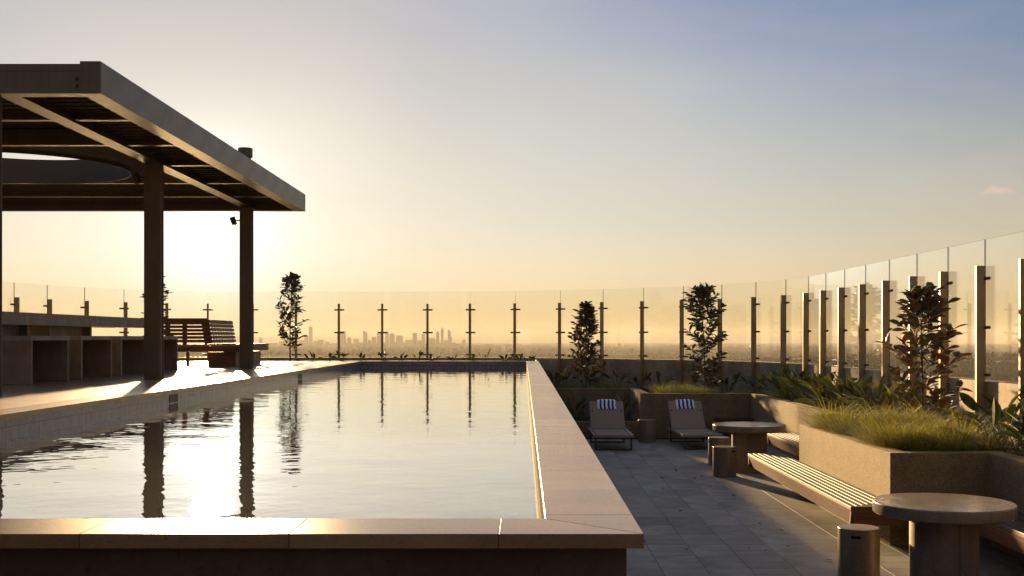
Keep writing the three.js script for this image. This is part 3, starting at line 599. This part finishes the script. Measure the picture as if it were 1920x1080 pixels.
// ---------------------------------------------------------------- loungers and towels
{
  const make = (label, x, d, turn) => {
    const l = thing('sun_lounger', label, 'sun lounger', [x, 0, -d], turn, 'sun loungers facing the pool terrace');
    // own axes: foot end at z = 0 (towards the eye), head end at z = -1.9
    const h = 0.29, w = 0.75, L = 1.9;
    mesh('frame', [rbox(0.045, 0.05, L, -w / 2 + 0.0225, h - 0.025, -L / 2), rbox(0.045, 0.05, L, w / 2 - 0.0225, h - 0.025, -L / 2), rbox(w - 0.09, 0.05, 0.045, 0, h - 0.0255, -0.0225), rbox(w - 0.09, 0.05, 0.045, 0, h - 0.0255, -L + 0.0225)], M.frame, l);
    mesh('seat_sling', rbox(w - 0.13, 0.012, 1.36, 0, h - 0.008, -0.05 - 0.68, 0.003), M.sling, l);
    for (const z of [-0.06, -1.62]) for (const s of [-1, 1]) mesh('leg', rbox(0.032, h - 0.052, 0.032, s * (w / 2 - 0.045), (h - 0.052) / 2, z, 0.003), M.darkmetal, l);
    for (const z of [-0.06, -1.62]) mesh('stretcher', rbox(w - 0.124, 0.028, 0.028, 0, 0.0145, z, 0.003), M.darkmetal, l);
    const tilt = 0.78, bl = 0.72, bk = mesh('backrest', rbox(0.655, bl, 0.014, 0, bl / 2, 0, 0.005), M.sling, l);
    bk.position.set(0, h + 0.002, -1.42); bk.rotation.x = -tilt;
    mesh('back_frame', [rbox(0.03, bl, 0.024, -0.325, bl / 2, -0.02, 0.004), rbox(0.03, bl, 0.024, 0.325, bl / 2, -0.02, 0.004), rbox(0.62, 0.03, 0.024, 0, bl - 0.016, -0.0205, 0.004)], M.frame, bk);
    for (const s of [-1, 1]) mesh('prop', bar(V(s * 0.29, h - 0.01, -1.86), V(s * 0.29, h + 0.36, -1.42 - 0.3), 0.009), M.darkmetal, l);
    return { l, tilt, h, bl };
  };
  const a = make('left sun lounger by the pool wall, brown sling back', 1.663, 21.2, 0.0);
  const b = make('right sun lounger behind the far table, brown sling back', 3.33, 21.3, 0.04);
  const towel = (o, label, x, w) => {             // hangs over the top edge of the back
    const n = 20, m = 14, drop = 0.215, pos = [], uv = [], idx = [];
    const path = []; // (forward, along) in the back's own axes: from behind, over the edge, down the front
    for (let i = 0; i <= n; i++) { const s = i / n; if (s < 0.35) path.push([-0.042 - 0.004 * Math.sin(s * 9), o.bl - 0.16 * (1 - s / 0.35)]); else if (s < 0.5) { const q = (s - 0.35) / 0.15 * Math.PI; path.push([-0.0125 - 0.030 * Math.cos(q), o.bl + 0.008 + 0.022 * Math.sin(q)]); } else path.push([0.018 + 0.006 * Math.sin((s - 0.5) * 8), o.bl - drop * (s - 0.5) / 0.5]); }
    for (const side of [0, 0.014]) for (let i = 0; i <= n; i++) for (let j = 0; j <= m; j++) {
      const u = j / m, c = path[i], e = path[Math.min(n, i + 1)], f0 = path[Math.max(0, i - 1)], ty = e[1] - f0[1], tz = e[0] - f0[0], q = Math.hypot(ty, tz);
      const edge = side * Math.sqrt(Math.max(0, 1 - Math.pow(Math.abs(2 * u - 1), 8))) * (i === n || i === 0 ? 0.3 : 1);
      pos.push(x + (u - 0.5) * w + 0.004 * Math.sin(i * 0.7), c[1] + edge * tz / q * 1, c[0] - edge * ty / q * 1 + 0.003 * Math.sin(u * 9 + i * 0.3)); uv.push(u, i / n);
    }
    const N = (n + 1) * (m + 1);
    for (const k of [0, N]) for (let i = 0; i < n; i++) for (let j = 0; j < m; j++) { const p = k + i * (m + 1) + j; idx.push(p, p + 1, p + m + 2, p, p + m + 2, p + m + 1); }
    for (let j = 0; j < m; j++) { const p = n * (m + 1) + j; idx.push(p, p + 1, p + 1 + N, p, p + 1 + N, p + N); }
    for (let i = 0; i < n; i++) for (const j of [0, m]) { const p = i * (m + 1) + j; idx.push(p, p + m + 1, p + m + 1 + N, p, p + m + 1 + N, p + N); }
    const g = new THREE.BufferGeometry(); g.setAttribute('position', new THREE.Float32BufferAttribute(pos, 3)); g.setAttribute('uv', new THREE.Float32BufferAttribute(uv, 2)); g.setIndex(idx); g.computeVertexNormals();
    const t = mesh('striped_towel', g, M.towel); tag(t, label, 'towel', 'blue and white striped towels');
    o.l.updateMatrixWorld(true);
    const mat = o.l.matrixWorld.clone().multiply(new THREE.Matrix4().makeTranslation(0, o.h + 0.002, -1.42)).multiply(new THREE.Matrix4().makeRotationX(-o.tilt));
    mat.decompose(t.position, t.quaternion, t.scale);
  };
  towel(a, 'blue and white striped towel over the left lounger back', 0.0, 0.365);
  towel(b, 'blue and white striped towel over the right lounger back', -0.0, 0.37);
}

// ---------------------------------------------------------------- planting
const leafMat = (c, t = 0.25, coat = 0.6) => phy({ color: c, vertexColors: true, roughness: 0.95, transmission: t, thickness: 0, clearcoat: coat, clearcoatRoughness: 0.22 });
// A leaf blade along +z, folded along its midrib and drooping; upper and lower faces carry their own colours.
function leafGeo(len, wid, fold, droop, upper, under, seg = 5, tipAt = 0.55) {
  const v = [], c = [], n = seg, off = 0.0012;
  const at = (s, side) => { const w = wid / 2 * Math.pow(Math.sin(Math.PI * Math.pow(s, Math.log(0.5) / Math.log(tipAt))), 0.8); return [side * w * Math.cos(fold), Math.abs(side) * w * Math.sin(fold) - droop * s * s * len, s * len * (1 - 0.3 * droop * s)]; };
  for (const [dy, col, flip] of [[off, upper, false], [-off, under, true]]) for (let i = 0; i < n; i++) for (const side of [-1, 1]) {
    const s0 = 0.001 + 0.998 * i / n, s1 = 0.001 + 0.998 * (i + 1) / n, a = at(s0, 0), b = at(s0, side), d = at(s1, side), e = at(s1, 0);
    const quads = (side > 0) !== flip ? [a, e, d, a, d, b] : [a, d, e, a, b, d];
    for (const q of quads) { v.push(q[0], q[1] + dy, q[2]); c.push(...col); }
  }
  const g = new THREE.BufferGeometry(); g.setAttribute('position', new THREE.Float32BufferAttribute(v, 3)); g.setAttribute('color', new THREE.Float32BufferAttribute(c, 3)); g.computeVertexNormals();
  g.setAttribute('uv', new THREE.Float32BufferAttribute(new Float32Array(v.length / 3 * 2), 2));
  return g;
}
function facing(dir, roll = 0) {                 // a turn that takes +z along dir with +y as near up as it can be
  const z = dir.clone().normalize(), x = V(0, 1, 0).cross(z); if (x.lengthSq() < 1e-6) x.set(1, 0, 0); x.normalize();
  const q = new THREE.Quaternion().setFromRotationMatrix(new THREE.Matrix4().makeBasis(x, z.clone().cross(x), z));
  return q.multiply(new THREE.Quaternion().setFromAxisAngle(V(0, 0, 1), roll));
}
const glossy = leafMat(rgb(1, 1, 1), 0.5, 0.6), soft = leafMat(rgb(1, 1, 1), 0.62, 0.3);
const GREEN = [[0.060, 0.088, 0.018], [0.085, 0.110, 0.022], [0.050, 0.072, 0.016], [0.110, 0.120, 0.025]], RUST = [[0.36, 0.15, 0.045], [0.21, 0.13, 0.036], [0.10, 0.11, 0.028]];
function magnolia(name, label, [x, y, d], height, width, nBranch, perBranch, leafLen, sd, parts, reddish = 0.3, lower = 0.06, shape = 0) {
  seed(sd);
  const t = thing(name, label, 'tree', [x, y, -d]);
  const wood = [], trunk = [V(0, -0.1, 0), V(rnd(-0.02, 0.02), height * 0.35, rnd(-0.02, 0.02)), V(rnd(-0.04, 0.04), height * 0.7, rnd(-0.04, 0.04)), V(rnd(-0.03, 0.03), height * 0.96, rnd(-0.03, 0.03))];
  const curve = new THREE.CatmullRomCurve3(trunk);
  const tg = new THREE.TubeGeometry(curve, 14, 0.016, 7); { const p = tg.attributes.position; for (let i = 0; i < p.count; i++) { const h = Math.max(0, p.getY(i) / height), c = curve.getPoint(Math.min(1, h)), k = 1.15 - 0.8 * h; p.setX(i, c.x + (p.getX(i) - c.x) * k); p.setZ(i, c.z + (p.getZ(i) - c.z) * k); } tg.computeVertexNormals(); }
  mesh('trunk', tg, M.bark, t);
  const geos = [0, 1, 2, 3, 4, 5].map((i) => { const red = rnd() < reddish; return leafGeo(leafLen * rnd(0.8, 1.2), leafLen * rnd(0.42, 0.54), rnd(0.12, 0.4), rnd(0.05, 0.3), red ? [0.17, 0.075, 0.026] : GREEN[i % 4], RUST[reddish > 0.25 ? i % 3 : reddish > 0.1 ? 1 + i % 2 : 2], 4, 0.58); });
  const places = [];
  for (let b = 0; b < nBranch; b++) {
    const f = (b + 0.5) / nBranch, hh = height * (lower + (0.97 - lower) * f), az = b * 2.39996 + rnd(-0.5, 0.5);
    const prof = shape === 0 ? Math.pow(Math.min(1, (1 - f) * 1.15 + 0.1), 0.75) * (f < 0.12 ? 0.75 : 1) : (0.55 + 0.45 * Math.sin(Math.PI * Math.min(1, f * 1.05 + 0.1))) * (f > 0.85 ? 0.6 : 1);
    const L = width * 0.5 * prof * rnd(0.6, 1.12), el = rnd(0.35, 0.95);
    const o = curve.getPoint(Math.min(1, hh / height)), dir = V(Math.cos(az) * Math.cos(el), Math.sin(el), Math.sin(az) * Math.cos(el));
    const reach = L / Math.cos(el), end = o.clone().addScaledVector(dir, reach * 0.9).add(V(0, 0.05 * reach, 0));
    wood.push(bar(o, end, 0.0045, 5));
    for (let i = 0; i < perBranch; i++) {
      const s = 0.25 + 0.75 * (i + rnd(0.2, 1)) / perBranch, p = o.clone().lerp(end, Math.min(1, s)), la = i * 2.4 + rnd(-0.6, 0.6);
      const side = V(Math.cos(la), 0, Math.sin(la)).addScaledVector(dir, 0.9).add(V(0, rnd(-0.35, 0.55), 0)).normalize();
      places.push([p, facing(side, rnd(-0.7, 0.7)), rnd(0.75, 1.2), Math.floor(rnd(0, 6))]);
    }
  }
  mesh('branch', wood, M.bark, t);
  const rest = geos.map(() => []);
  places.forEach(([p, q, s, k], i) => {
    if (i < parts) { const m = mesh('leaf', geos[k], glossy, t); m.position.copy(p); m.quaternion.copy(q); m.scale.setScalar(s); }
    else rest[k].push(new THREE.Matrix4().compose(p, q, V(s, s, s)));
  });
  const left = []; rest.forEach((list, k) => list.forEach((m) => left.push(geos[k].clone().applyMatrix4(m))));
  if (left.length) tag(mesh('foliage', left, glossy, t), null, null, null, 'stuff');
}
magnolia('magnolia_tree', 'large rust-leaved magnolia in the near planter beside the glass', [4.98, SOIL, 14.3], 1.86, 1.16, 50, 9, 0.185, 21, 300, 0.3);
magnolia('magnolia_tree', 'tall slim magnolia in the far planter behind the right lounger', [3.98, SOIL, 25.3], 2.42, 0.98, 58, 15, 0.175, 34, 300, 0.2, 0.04, 1);
magnolia('magnolia_tree', 'short broad magnolia beyond the far right corner of the pool', [1.50, SOIL, 27.6], 2.1, 1.02, 54, 15, 0.175, 47, 300, 0.15, 0.04);
magnolia('slender_tree', 'slender open-leaved tree beyond the deck, dark against the sunset', [-5.5, COPE - 0.06, 27.0], 2.16, 0.74, 48, 9, 0.15, 58, 300, 0.0, 0.12, 1);
magnolia('slender_tree', 'slender tree mostly hidden behind the middle pergola column', [-8.72, COPE - 0.06, 27.2], 2.0, 0.78, 46, 9, 0.15, 63, 300, 0.0, 0.05, 1);

// broad-leaved plants: paddle leaves on long stalks
function paddlePlant(label, [x, y, d], n, h, len, wid, spread, sd, group, mats = soft, tone = 1) {
  seed(sd);
  const t = thing('leafy_plant', label, 'plant', [x, y, -d], 0, group);
  for (let i = 0; i < n; i++) {
    const az = i * 2.4 + rnd(-0.5, 0.5), el = rnd(0.75, 1.45) - spread * rnd(0, 0.5), hh = h * rnd(0.55, 1.05), dir = V(Math.cos(az) * Math.cos(el), Math.sin(el), Math.sin(az) * Math.cos(el));
    const end = dir.clone().multiplyScalar(hh * 0.6), g0 = GREEN[(i + 1) % 4], k = tone * rnd(0.8, 1.25), up = g0.map((v, j) => v * k * [1.25, 1.15, 0.9][j]), un = g0.map((v, j) => v * k * [1.6, 1.3, 0.8][j]);
    const blade = leafGeo(len * rnd(0.8, 1.15), wid * rnd(0.75, 1.2), rnd(0.2, 0.6), rnd(0.05, 0.45), up, un, 6, 0.45);
    const bd = dir.clone().add(V(rnd(-0.3, 0.3), rnd(-0.25, 0.15), rnd(-0.3, 0.3))).normalize();
    blade.applyQuaternion(facing(bd, rnd(-0.9, 0.9))).translate(end.x, end.y, end.z);
    const stalk = bar(V(0, -0.02, 0), end, 0.006, 5).toNonIndexed(); const col = new Float32Array(stalk.attributes.position.count * 3); for (let q = 0; q < col.length; q += 3) { col[q] = up[0]; col[q + 1] = up[1]; col[q + 2] = up[2]; } stalk.setAttribute('color', new THREE.BufferAttribute(col, 3));
    mesh('leaf', [blade, stalk], mats, t);
  }
}
{
  const far = [-6.55, -5.05, -4.72, -4.35, -3.95, -3.4, -2.95, -2.55, -2.2, -1.7, -1.25, -0.95, -0.45, -0.1, 0.12];
  far.forEach((x, i) => { seed(900 + i); paddlePlant('small paddle-leaved plant behind the pool and deck, ' + ORD[i] + ' from the left', [x, COPE - 0.05, 27.35 + rnd(0, 0.5)], Math.floor(rnd(3, 6)), rnd(0.15, 0.3), 0.19, 0.075, 0.5, 910 + i, 'paddle-leaved plants behind the pool'); });
  const right = []; for (let k = 0; k < 24; k++) { seed(700 + k); right.push([k % 2 ? rnd(5.05, 5.2) : rnd(5.28, 5.45), 23.6 - k * 0.345 + rnd(-0.1, 0.1)]); }
  right.forEach(([x, d], i) => paddlePlant('broad-leaved plant along the right glass fence, ' + ORD[i] + ' from the far end', [x, SOIL, d], 10, rnd(0.55, 0.8), 0.40, 0.125, 0.75, 740 + i, 'broad-leaved plants along the right fence', soft, 1.5));
  [[5.45, 13.3], [5.4, 12.55], [5.05, 12.2], [5.25, 11.5], [5.2, 10.7]].forEach(([x, d], i) => paddlePlant('large broad-leaved plant at the near end of the right fence, ' + ORD[i] + ' from the magnolia', [x, SOIL, d], 12, 0.74, 0.42, 0.125, 0.65, 960 + i, 'large plants at the near end of the fence', soft, 1.5));
  [[0.95, 24.5], [1.25, 25.0], [1.1, 24.35], [2.12, 24.5], [2.2, 24.85]].forEach(([x, d], i) => paddlePlant('shaded leafy plant in the low planter, ' + ORD[i] + ' from the pool wall', [x, 0.27, d], 10, 0.66, 0.34, 0.085, 0.55, 980 + i, 'leafy plants in the low planter'));
  [[0.75, 27.3], [1.0, 27.9], [2.3, 27.7], [2.75, 27.2], [3.2, 26.9], [4.55, 25.4], [5.0, 24.6]].forEach(([x, d], i) => paddlePlant('dark shaded plant in the far planter, ' + ORD[i] + ' from the pool', [x, SOIL, d], 9, 0.55, 0.3, 0.09, 0.6, 990 + i, 'shaded plants in the far planter'));
}
// fine grass: too many blades to count
function grassBed(name, label, spots, blades, h, sd, color) {
  seed(sd);
  const g = (() => { const v = [], n = 4, w = 0.0075; for (let i = 0; i < n; i++) { const f = (s) => [s * s * 0.42, s * (1 - 0.22 * s * s)], [x0, y0] = f(i / n), [x1, y1] = f((i + 1) / n), w0 = w * (1 - 0.85 * i / n), w1 = w * (1 - 0.85 * (i + 1) / n); v.push(x0, y0, -w0, x0, y0, w0, x1, y1, w1, x0, y0, -w0, x1, y1, w1, x1, y1, -w1); } const b = new THREE.BufferGeometry(); b.setAttribute('position', new THREE.Float32BufferAttribute(v, 3)); b.computeVertexNormals(); return b; })();
  const mat = phy({ color: rgb(...color), roughness: 0.75, transmission: 0.5, thickness: 0 });
  const im = new THREE.InstancedMesh(g, mat, spots.length * blades), m = new THREE.Matrix4();
  let k = 0;
  for (const [x, y, d, r, s] of spots) {
    const lean = rnd(0, 6.28);
    for (let i = 0; i < blades; i++) {
      const a = rnd(0, 6.283), q = r * Math.sqrt(rnd()), hh = h * s * rnd(0.55, 1.15);
      const qt = new THREE.Quaternion().setFromEuler(new THREE.Euler(rnd(-0.2, 0.2), -a + rnd(-0.5, 0.5), -0.25 * q / r - rnd(0, 0.45)));
      m.compose(V(x + q * Math.cos(a) * 0.35, y, -d + q * Math.sin(a) * 0.35), qt, V(hh, hh, hh * 1.0 + 0.0));
      im.setMatrixAt(k, m); const t = rnd(0.6, 1.35), dry = rnd() < 0.1; im.setColorAt(k, dry ? rgb(t * 1.3, t * 0.95, t * 1.3) : rgb(t * rnd(0.85, 1.2), t, t * 0.8)); k++;
    }
  }
  im.name = numbered(name); im.castShadow = im.receiveShadow = true; scene.add(im);
  tag(im, label, 'grass', null, 'stuff');
}
{
  seed(77);
  const near = [];
  for (let i = 0; i < 44; i++) near.push([rnd(3.95, 4.95), SOIL - 0.02, rnd(11.95, 15.05), rnd(0.22, 0.36), rnd(0.6, 1.25)]);
  for (let i = 0; i < 10; i++) near.push([rnd(3.95, 4.1), SOIL - 0.02, rnd(12.1, 14.6), 0.25, rnd(0.7, 0.95)]);
  for (let i = 0; i < 8; i++) near.push([rnd(3.92, 4.0), SOIL, rnd(11.9, 15.1), 0.5, rnd(0.6, 1.0)]);
  grassBed('grass', 'bright yellow-green fine grass filling the near planter', near, 250, 0.58, 78, [0.34, 0.33, 0.05]);
  const far = [];
  for (let i = 0; i < 17; i++) far.push([rnd(2.75, 4.0), SOIL - 0.02, rnd(24.15, 25.3), 0.3, rnd(0.7, 1.1)]);
  for (let i = 0; i < 14; i++) far.push([rnd(4.0, 5.2), SOIL - 0.02, rnd(23.9, 24.6), 0.25, rnd(0.4, 0.7)]);
  for (let i = 0; i < 22; i++) far.push([rnd(0.5, 2.5), SOIL - 0.02, rnd(26.55, 27.6), 0.25, rnd(0.55, 0.9)]);
  grassBed('grass', 'fine grass tufts spilling over the far planter behind the loungers', far, 160, 0.44, 79, [0.25, 0.26, 0.04]);
  const strip = [];
  for (let i = 0; i < 150; i++) strip.push([rnd(-11, 0.2), COPE - 0.065, rnd(26.6, 27.5), 0.3, rnd(0.25, 0.5)]);
  for (let i = 0; i < 60; i++) strip.push([rnd(4.95, 5.6), SOIL - 0.02, rnd(11, 23.5), 0.3, rnd(0.35, 0.7)]);
  grassBed('ground_cover', 'low green ground cover under the plants along the fence', strip, 60, 0.30, 80, [0.11, 0.115, 0.028]);
  for (const [x, y, d, l] of [[4.98, 1.02, 21.2, 'small purple flower over the far planter wall, the left of two'], [4.97, 1.0, 19.9, 'small purple flower over the far planter wall, the right of two']]) {
    const f = thing('purple_flower', l, 'flower', [x, y, -d]);
    seed(Math.round(d * 10));
    const pet = leafGeo(0.035, 0.016, 0.1, 0.2, [0.30, 0.06, 0.30], [0.35, 0.09, 0.33], 3);
    const all = []; for (let i = 0; i < 22; i++) all.push(pet.clone().applyQuaternion(facing(V(Math.cos(i * 2.4), rnd(-0.1, 0.9), Math.sin(i * 2.4)), 0)));
    mesh('petals', all, soft, f);
    mesh('stem', bar(V(0, -0.2, 0), V(0, 0, 0), 0.004, 5), M.bark, f);
  }
}

{ // a few dry leaves blown along the terrace
  seed(808);
  const all = [];
  for (let i = 0; i < 46; i++) {
    const edge = rnd() < 0.6, x = edge ? rnd(2.3, 4.1) : rnd(0.6, 3.2), d = rnd(10.2, 23), L = rnd(0.03, 0.075), g = leafGeo(L, L * 0.45, rnd(0.1, 0.6), rnd(-0.2, 0.3), [0.13, 0.07, 0.03], [0.16, 0.09, 0.04], 4);
    all.push(g.applyQuaternion(facing(V(rnd(-1, 1), rnd(-0.05, 0.15), rnd(-1, 1)), rnd(-0.5, 0.5))).translate(x, 0.012, -d));
  }
  tag(mesh('fallen_leaves', all, soft), 'dry brown leaves scattered on the dark paving', 'leaves', null, 'stuff');
}

// ---------------------------------------------------------------- the plain, its trees and the far city
const LAND = EYE - 80;
{
  const g = new THREE.CircleGeometry(15000, 128).rotateX(-Math.PI / 2); const p = g.attributes.position, uv = g.attributes.uv; for (let i = 0; i < p.count; i++) uv.setXY(i, p.getX(i), p.getZ(i));
  const land = mesh('ground', g, M.ground); land.position.y = LAND; tag(land, 'hazy suburban plain far below the roof', 'ground', null, 'structure');
  // tree crowns across the suburbs
  seed(501);
  const geo = (() => { const b = new THREE.IcosahedronGeometry(1, 2), q = b.attributes.position; for (let i = 0; i < q.count; i++) { const x = q.getX(i), y = q.getY(i), z = q.getZ(i), k = 1 + 0.28 * Math.sin(x * 5 + y * 3) * Math.sin(z * 5 + 1) + 0.15 * Math.sin(y * 9 + x * 7); q.setXYZ(i, x * k, y * k, z * k); } b.deleteAttribute('normal'); b.deleteAttribute('uv'); b.computeVertexNormals(); return b; })();
  const n = 16000, im = new THREE.InstancedMesh(geo, phy({ color: rgb(0.05, 0.052, 0.02), roughness: 1, specularIntensity: 0 }), n), m = new THREE.Matrix4();
  for (let i = 0; i < n; i++) {
    const d = 1500 * Math.pow(6.0, Math.pow(rnd(), 0.8)), x = d * rnd(-0.5, 0.5), s = rnd(4, 9) * (rnd() < 0.15 ? 1.5 : 1);
    const clump = fbm(x / 260 + 100, d / 420 + 100, 512, 83, 3);
    const y = LAND + s * 0.5;
    const k = clump > 0.47 ? 1 : 0.55;
    m.compose(V(x, y, -d), new THREE.Quaternion().setFromEuler(new THREE.Euler(0, rnd(0, 6), 0)), V(s * rnd(0.9, 1.5) * k, s * k * (clump > 0.55 ? 1.3 : 1), s * k)); im.setMatrixAt(i, m);
    const t = rnd(0.6, 1.3); im.setColorAt(i, rgb(t, t, t * 0.9));
  }
  im.name = 'tree_belt'; tag(im, 'hazy belt of suburban trees between the roof and the city', 'trees', null, 'stuff'); scene.add(im);
  {
    const hg = new THREE.SphereGeometry(1, 64, 24, 0, Math.PI * 2, 0, Math.PI / 2), q = hg.attributes.position;
    for (let i = 0; i < q.count; i++) { const x = q.getX(i), z = q.getZ(i); q.setY(i, q.getY(i) * (0.85 + 0.3 * fbm(x * 3 + 20, z * 3 + 20, 64, 88, 3))); }
    hg.computeVertexNormals(); metric(hg);
    const hill = mesh('hill', hg, M.ground); hill.scale.set(900, 30, 420); hill.position.set(1250, LAND - 1, -2700); tag(hill, 'low wooded rise beyond the right-hand fence', 'hill', null, 'structure');
    seed(515);
    const N = 700, wood = new THREE.InstancedMesh(geo, phy({ color: rgb(0.04, 0.042, 0.016), roughness: 1, specularIntensity: 0 }), N);
    for (let i = 0; i < N; i++) {
      const a = rnd(0, 6.283), r = Math.sqrt(rnd()) * 0.95, x = r * Math.cos(a), z = r * Math.sin(a), s = rnd(5, 10) * (0.7 + 0.7 * fbm(x * 5 + 30, z * 5 + 30, 64, 89, 2));
      m.compose(V(1250 + 900 * x, LAND + 29 * Math.sqrt(1 - r * r) * 0.97 + s * 0.4, -2700 + 420 * z), new THREE.Quaternion().setFromEuler(new THREE.Euler(0, rnd(0, 6), 0)), V(s * 1.2, s, s)); wood.setMatrixAt(i, m);
      const t = rnd(0.6, 1.3); wood.setColorAt(i, rgb(t, t, t * 0.9));
    }
    wood.name = 'wood_on_hill'; tag(wood, 'dark trees on the low rise beyond the right-hand fence', 'trees', null, 'stuff'); scene.add(wood);
  }
  // skyline: [left, right, top] in pixels of the photograph, stood on the plain 9 km away
  const D = 9000, px = (v) => v * D / F;
  const towers = [[476, 496, 643, 0], [483, 489, 634.6, 1], [499, 514, 643, 0], [517, 527, 640, 0], [553, 571, 637, 0], [571, 577, 629, 0], [577, 583.4, 612.3, 2], [584, 594, 639, 0], [592, 601, 637, 0], [603, 610, 641, 0], [611, 616, 644, 0], [617.5, 621.5, 644.5, 0], [629, 643.6, 620.7, 0], [646.5, 653, 634, 1], [657.5, 666, 635.6, 0], [672, 680, 642, 0], [679.6, 686.8, 623.6, 3], [687, 693, 638, 0], [693, 701, 631.5, 0], [701.6, 709.5, 625, 1], [710, 716, 636, 0], [721, 727.5, 622, 2], [727.8, 737, 626.7, 1], [739.5, 751.5, 629, 0], [752, 757, 646, 0], [760, 772, 637.5, 0], [772.6, 780.7, 624.3, 0], [781, 788, 638, 0], [788, 794, 626, 0], [797, 811, 634, 0], [812, 817, 636, 0], [817, 822.6, 623, 1], [825, 830, 617.8, 4], [831, 837, 638, 0], [837, 842.5, 621, 3], [842.7, 847, 631, 0], [849, 862, 645, 0], [865, 872.5, 638, 1], [478, 540, 646.5, 0], [548, 606, 645, 0], [622, 668, 643.5, 0], [667, 722, 643, 0], [718, 760, 642, 0], [757, 800, 644, 0], [795, 850, 642.5, 0], [846, 884, 647, 0]];
  const box = (x0, x1, y0, y1, dz) => slab(px(x0 - 982), px(x1 - 982), D + dz, D + dz + Math.max(18, px(x1 - x0) * 0.9), EYE + px(632 - y1), EYE + px(632 - y0), 0);
  const special = { 6: 'tallest hazy tower slab, standing right of the slender tree', 12: 'wide hazy tower behind the first fence post right of the tree', 16: 'hazy tower with a slanted top between two fence posts', 21: 'hazy tower with a mast behind the second fence post', 32: 'slim hazy tower with a long spire near the skyline\'s right end', 34: 'hazy tower with a slanted top at the skyline\'s right end' };
  towers.forEach(([a, b, top, kind], i) => {
    const t = thing('city_tower', special[i] ?? (i > 37 ? 'low wide hazy mass at the foot of the skyline, ' + ORD[i - 38] + ' from the left' : 'hazy city block on the far skyline, ' + ORD[i] + ' from the left'), 'building', [0, 0, 0], 0, 'hazy towers of the far skyline');
    const dz = (i % 5) * 40, cx = (a + b) / 2;
    mesh('tower_body', box(a, b, top, 652, dz), M.city, t);
    if (kind === 1) mesh('roof_block', box(cx - (b - a) * 0.28, cx + (b - a) * 0.22, top - 2, top, dz + 3), M.city, t);
    if (kind === 2 || kind === 4) mesh('mast', bar(V(px(cx - 982), EYE + px(632 - top), -(D + dz + 8)), V(px(cx - 982), EYE + px(632 - top + (kind === 4 ? 6 : 5)), -(D + dz + 8)), 1.3, 6), M.city, t);
    if (kind === 4) mesh('roof_block', box(cx - 1.4, cx + 1.4, top - 3, top, dz + 4), M.city, t);
    if (kind === 3) { const x0 = px(a - 982), x1 = px(b - 982), y0 = EYE + px(632 - top), hh = px(4); const g = new THREE.BufferGeometry(), z0 = -(D + dz), z1 = z0 - 18; g.setAttribute('position', new THREE.Float32BufferAttribute([x0, y0, z0, x1, y0, z0, x0, y0 + hh, z0, x1, y0, z1, x0, y0, z1, x0, y0 + hh, z1, x0, y0 + hh, z0, x1, y0, z0, x1, y0, z1, x0, y0 + hh, z0, x1, y0, z1, x0, y0 + hh, z1, x0, y0, z1, x0, y0, z0, x0, y0 + hh, z0, x0, y0, z1, x0, y0 + hh, z0, x0, y0 + hh, z1], 3)); g.computeVertexNormals(); mesh('slanted_roof', g, M.city, t); }
  });
  // low blocks strung along the horizon to the right
  seed(601);
  const low = [[893, 912, 646], [913, 930, 645], [931, 947, 646.5], [948, 962, 644.5], [985, 1000, 647], [1062, 1070, 644], [1145, 1153, 643], [1158, 1170, 646], [1240, 1252, 646], [1262, 1266, 643], [1290, 1306, 646.5], [1385, 1400, 646], [1432, 1440, 644.5]];
  low.forEach(([a, b, top], i) => { const t = thing('low_block', 'low hazy building on the horizon right of the city, ' + ORD[i] + ' from the city', 'building', [0, 0, 0], 0, 'low hazy buildings on the horizon'); mesh('block_body', box(a, b, top, 653, -600 + (i % 3) * 60), M.city, t); if (i % 3 === 1) mesh('roof_block', box(a + 1, a + (b - a) * 0.5, top - 1.2, top, -590 + (i % 3) * 60), M.city, t); });
}

renderer.render(scene, camera);
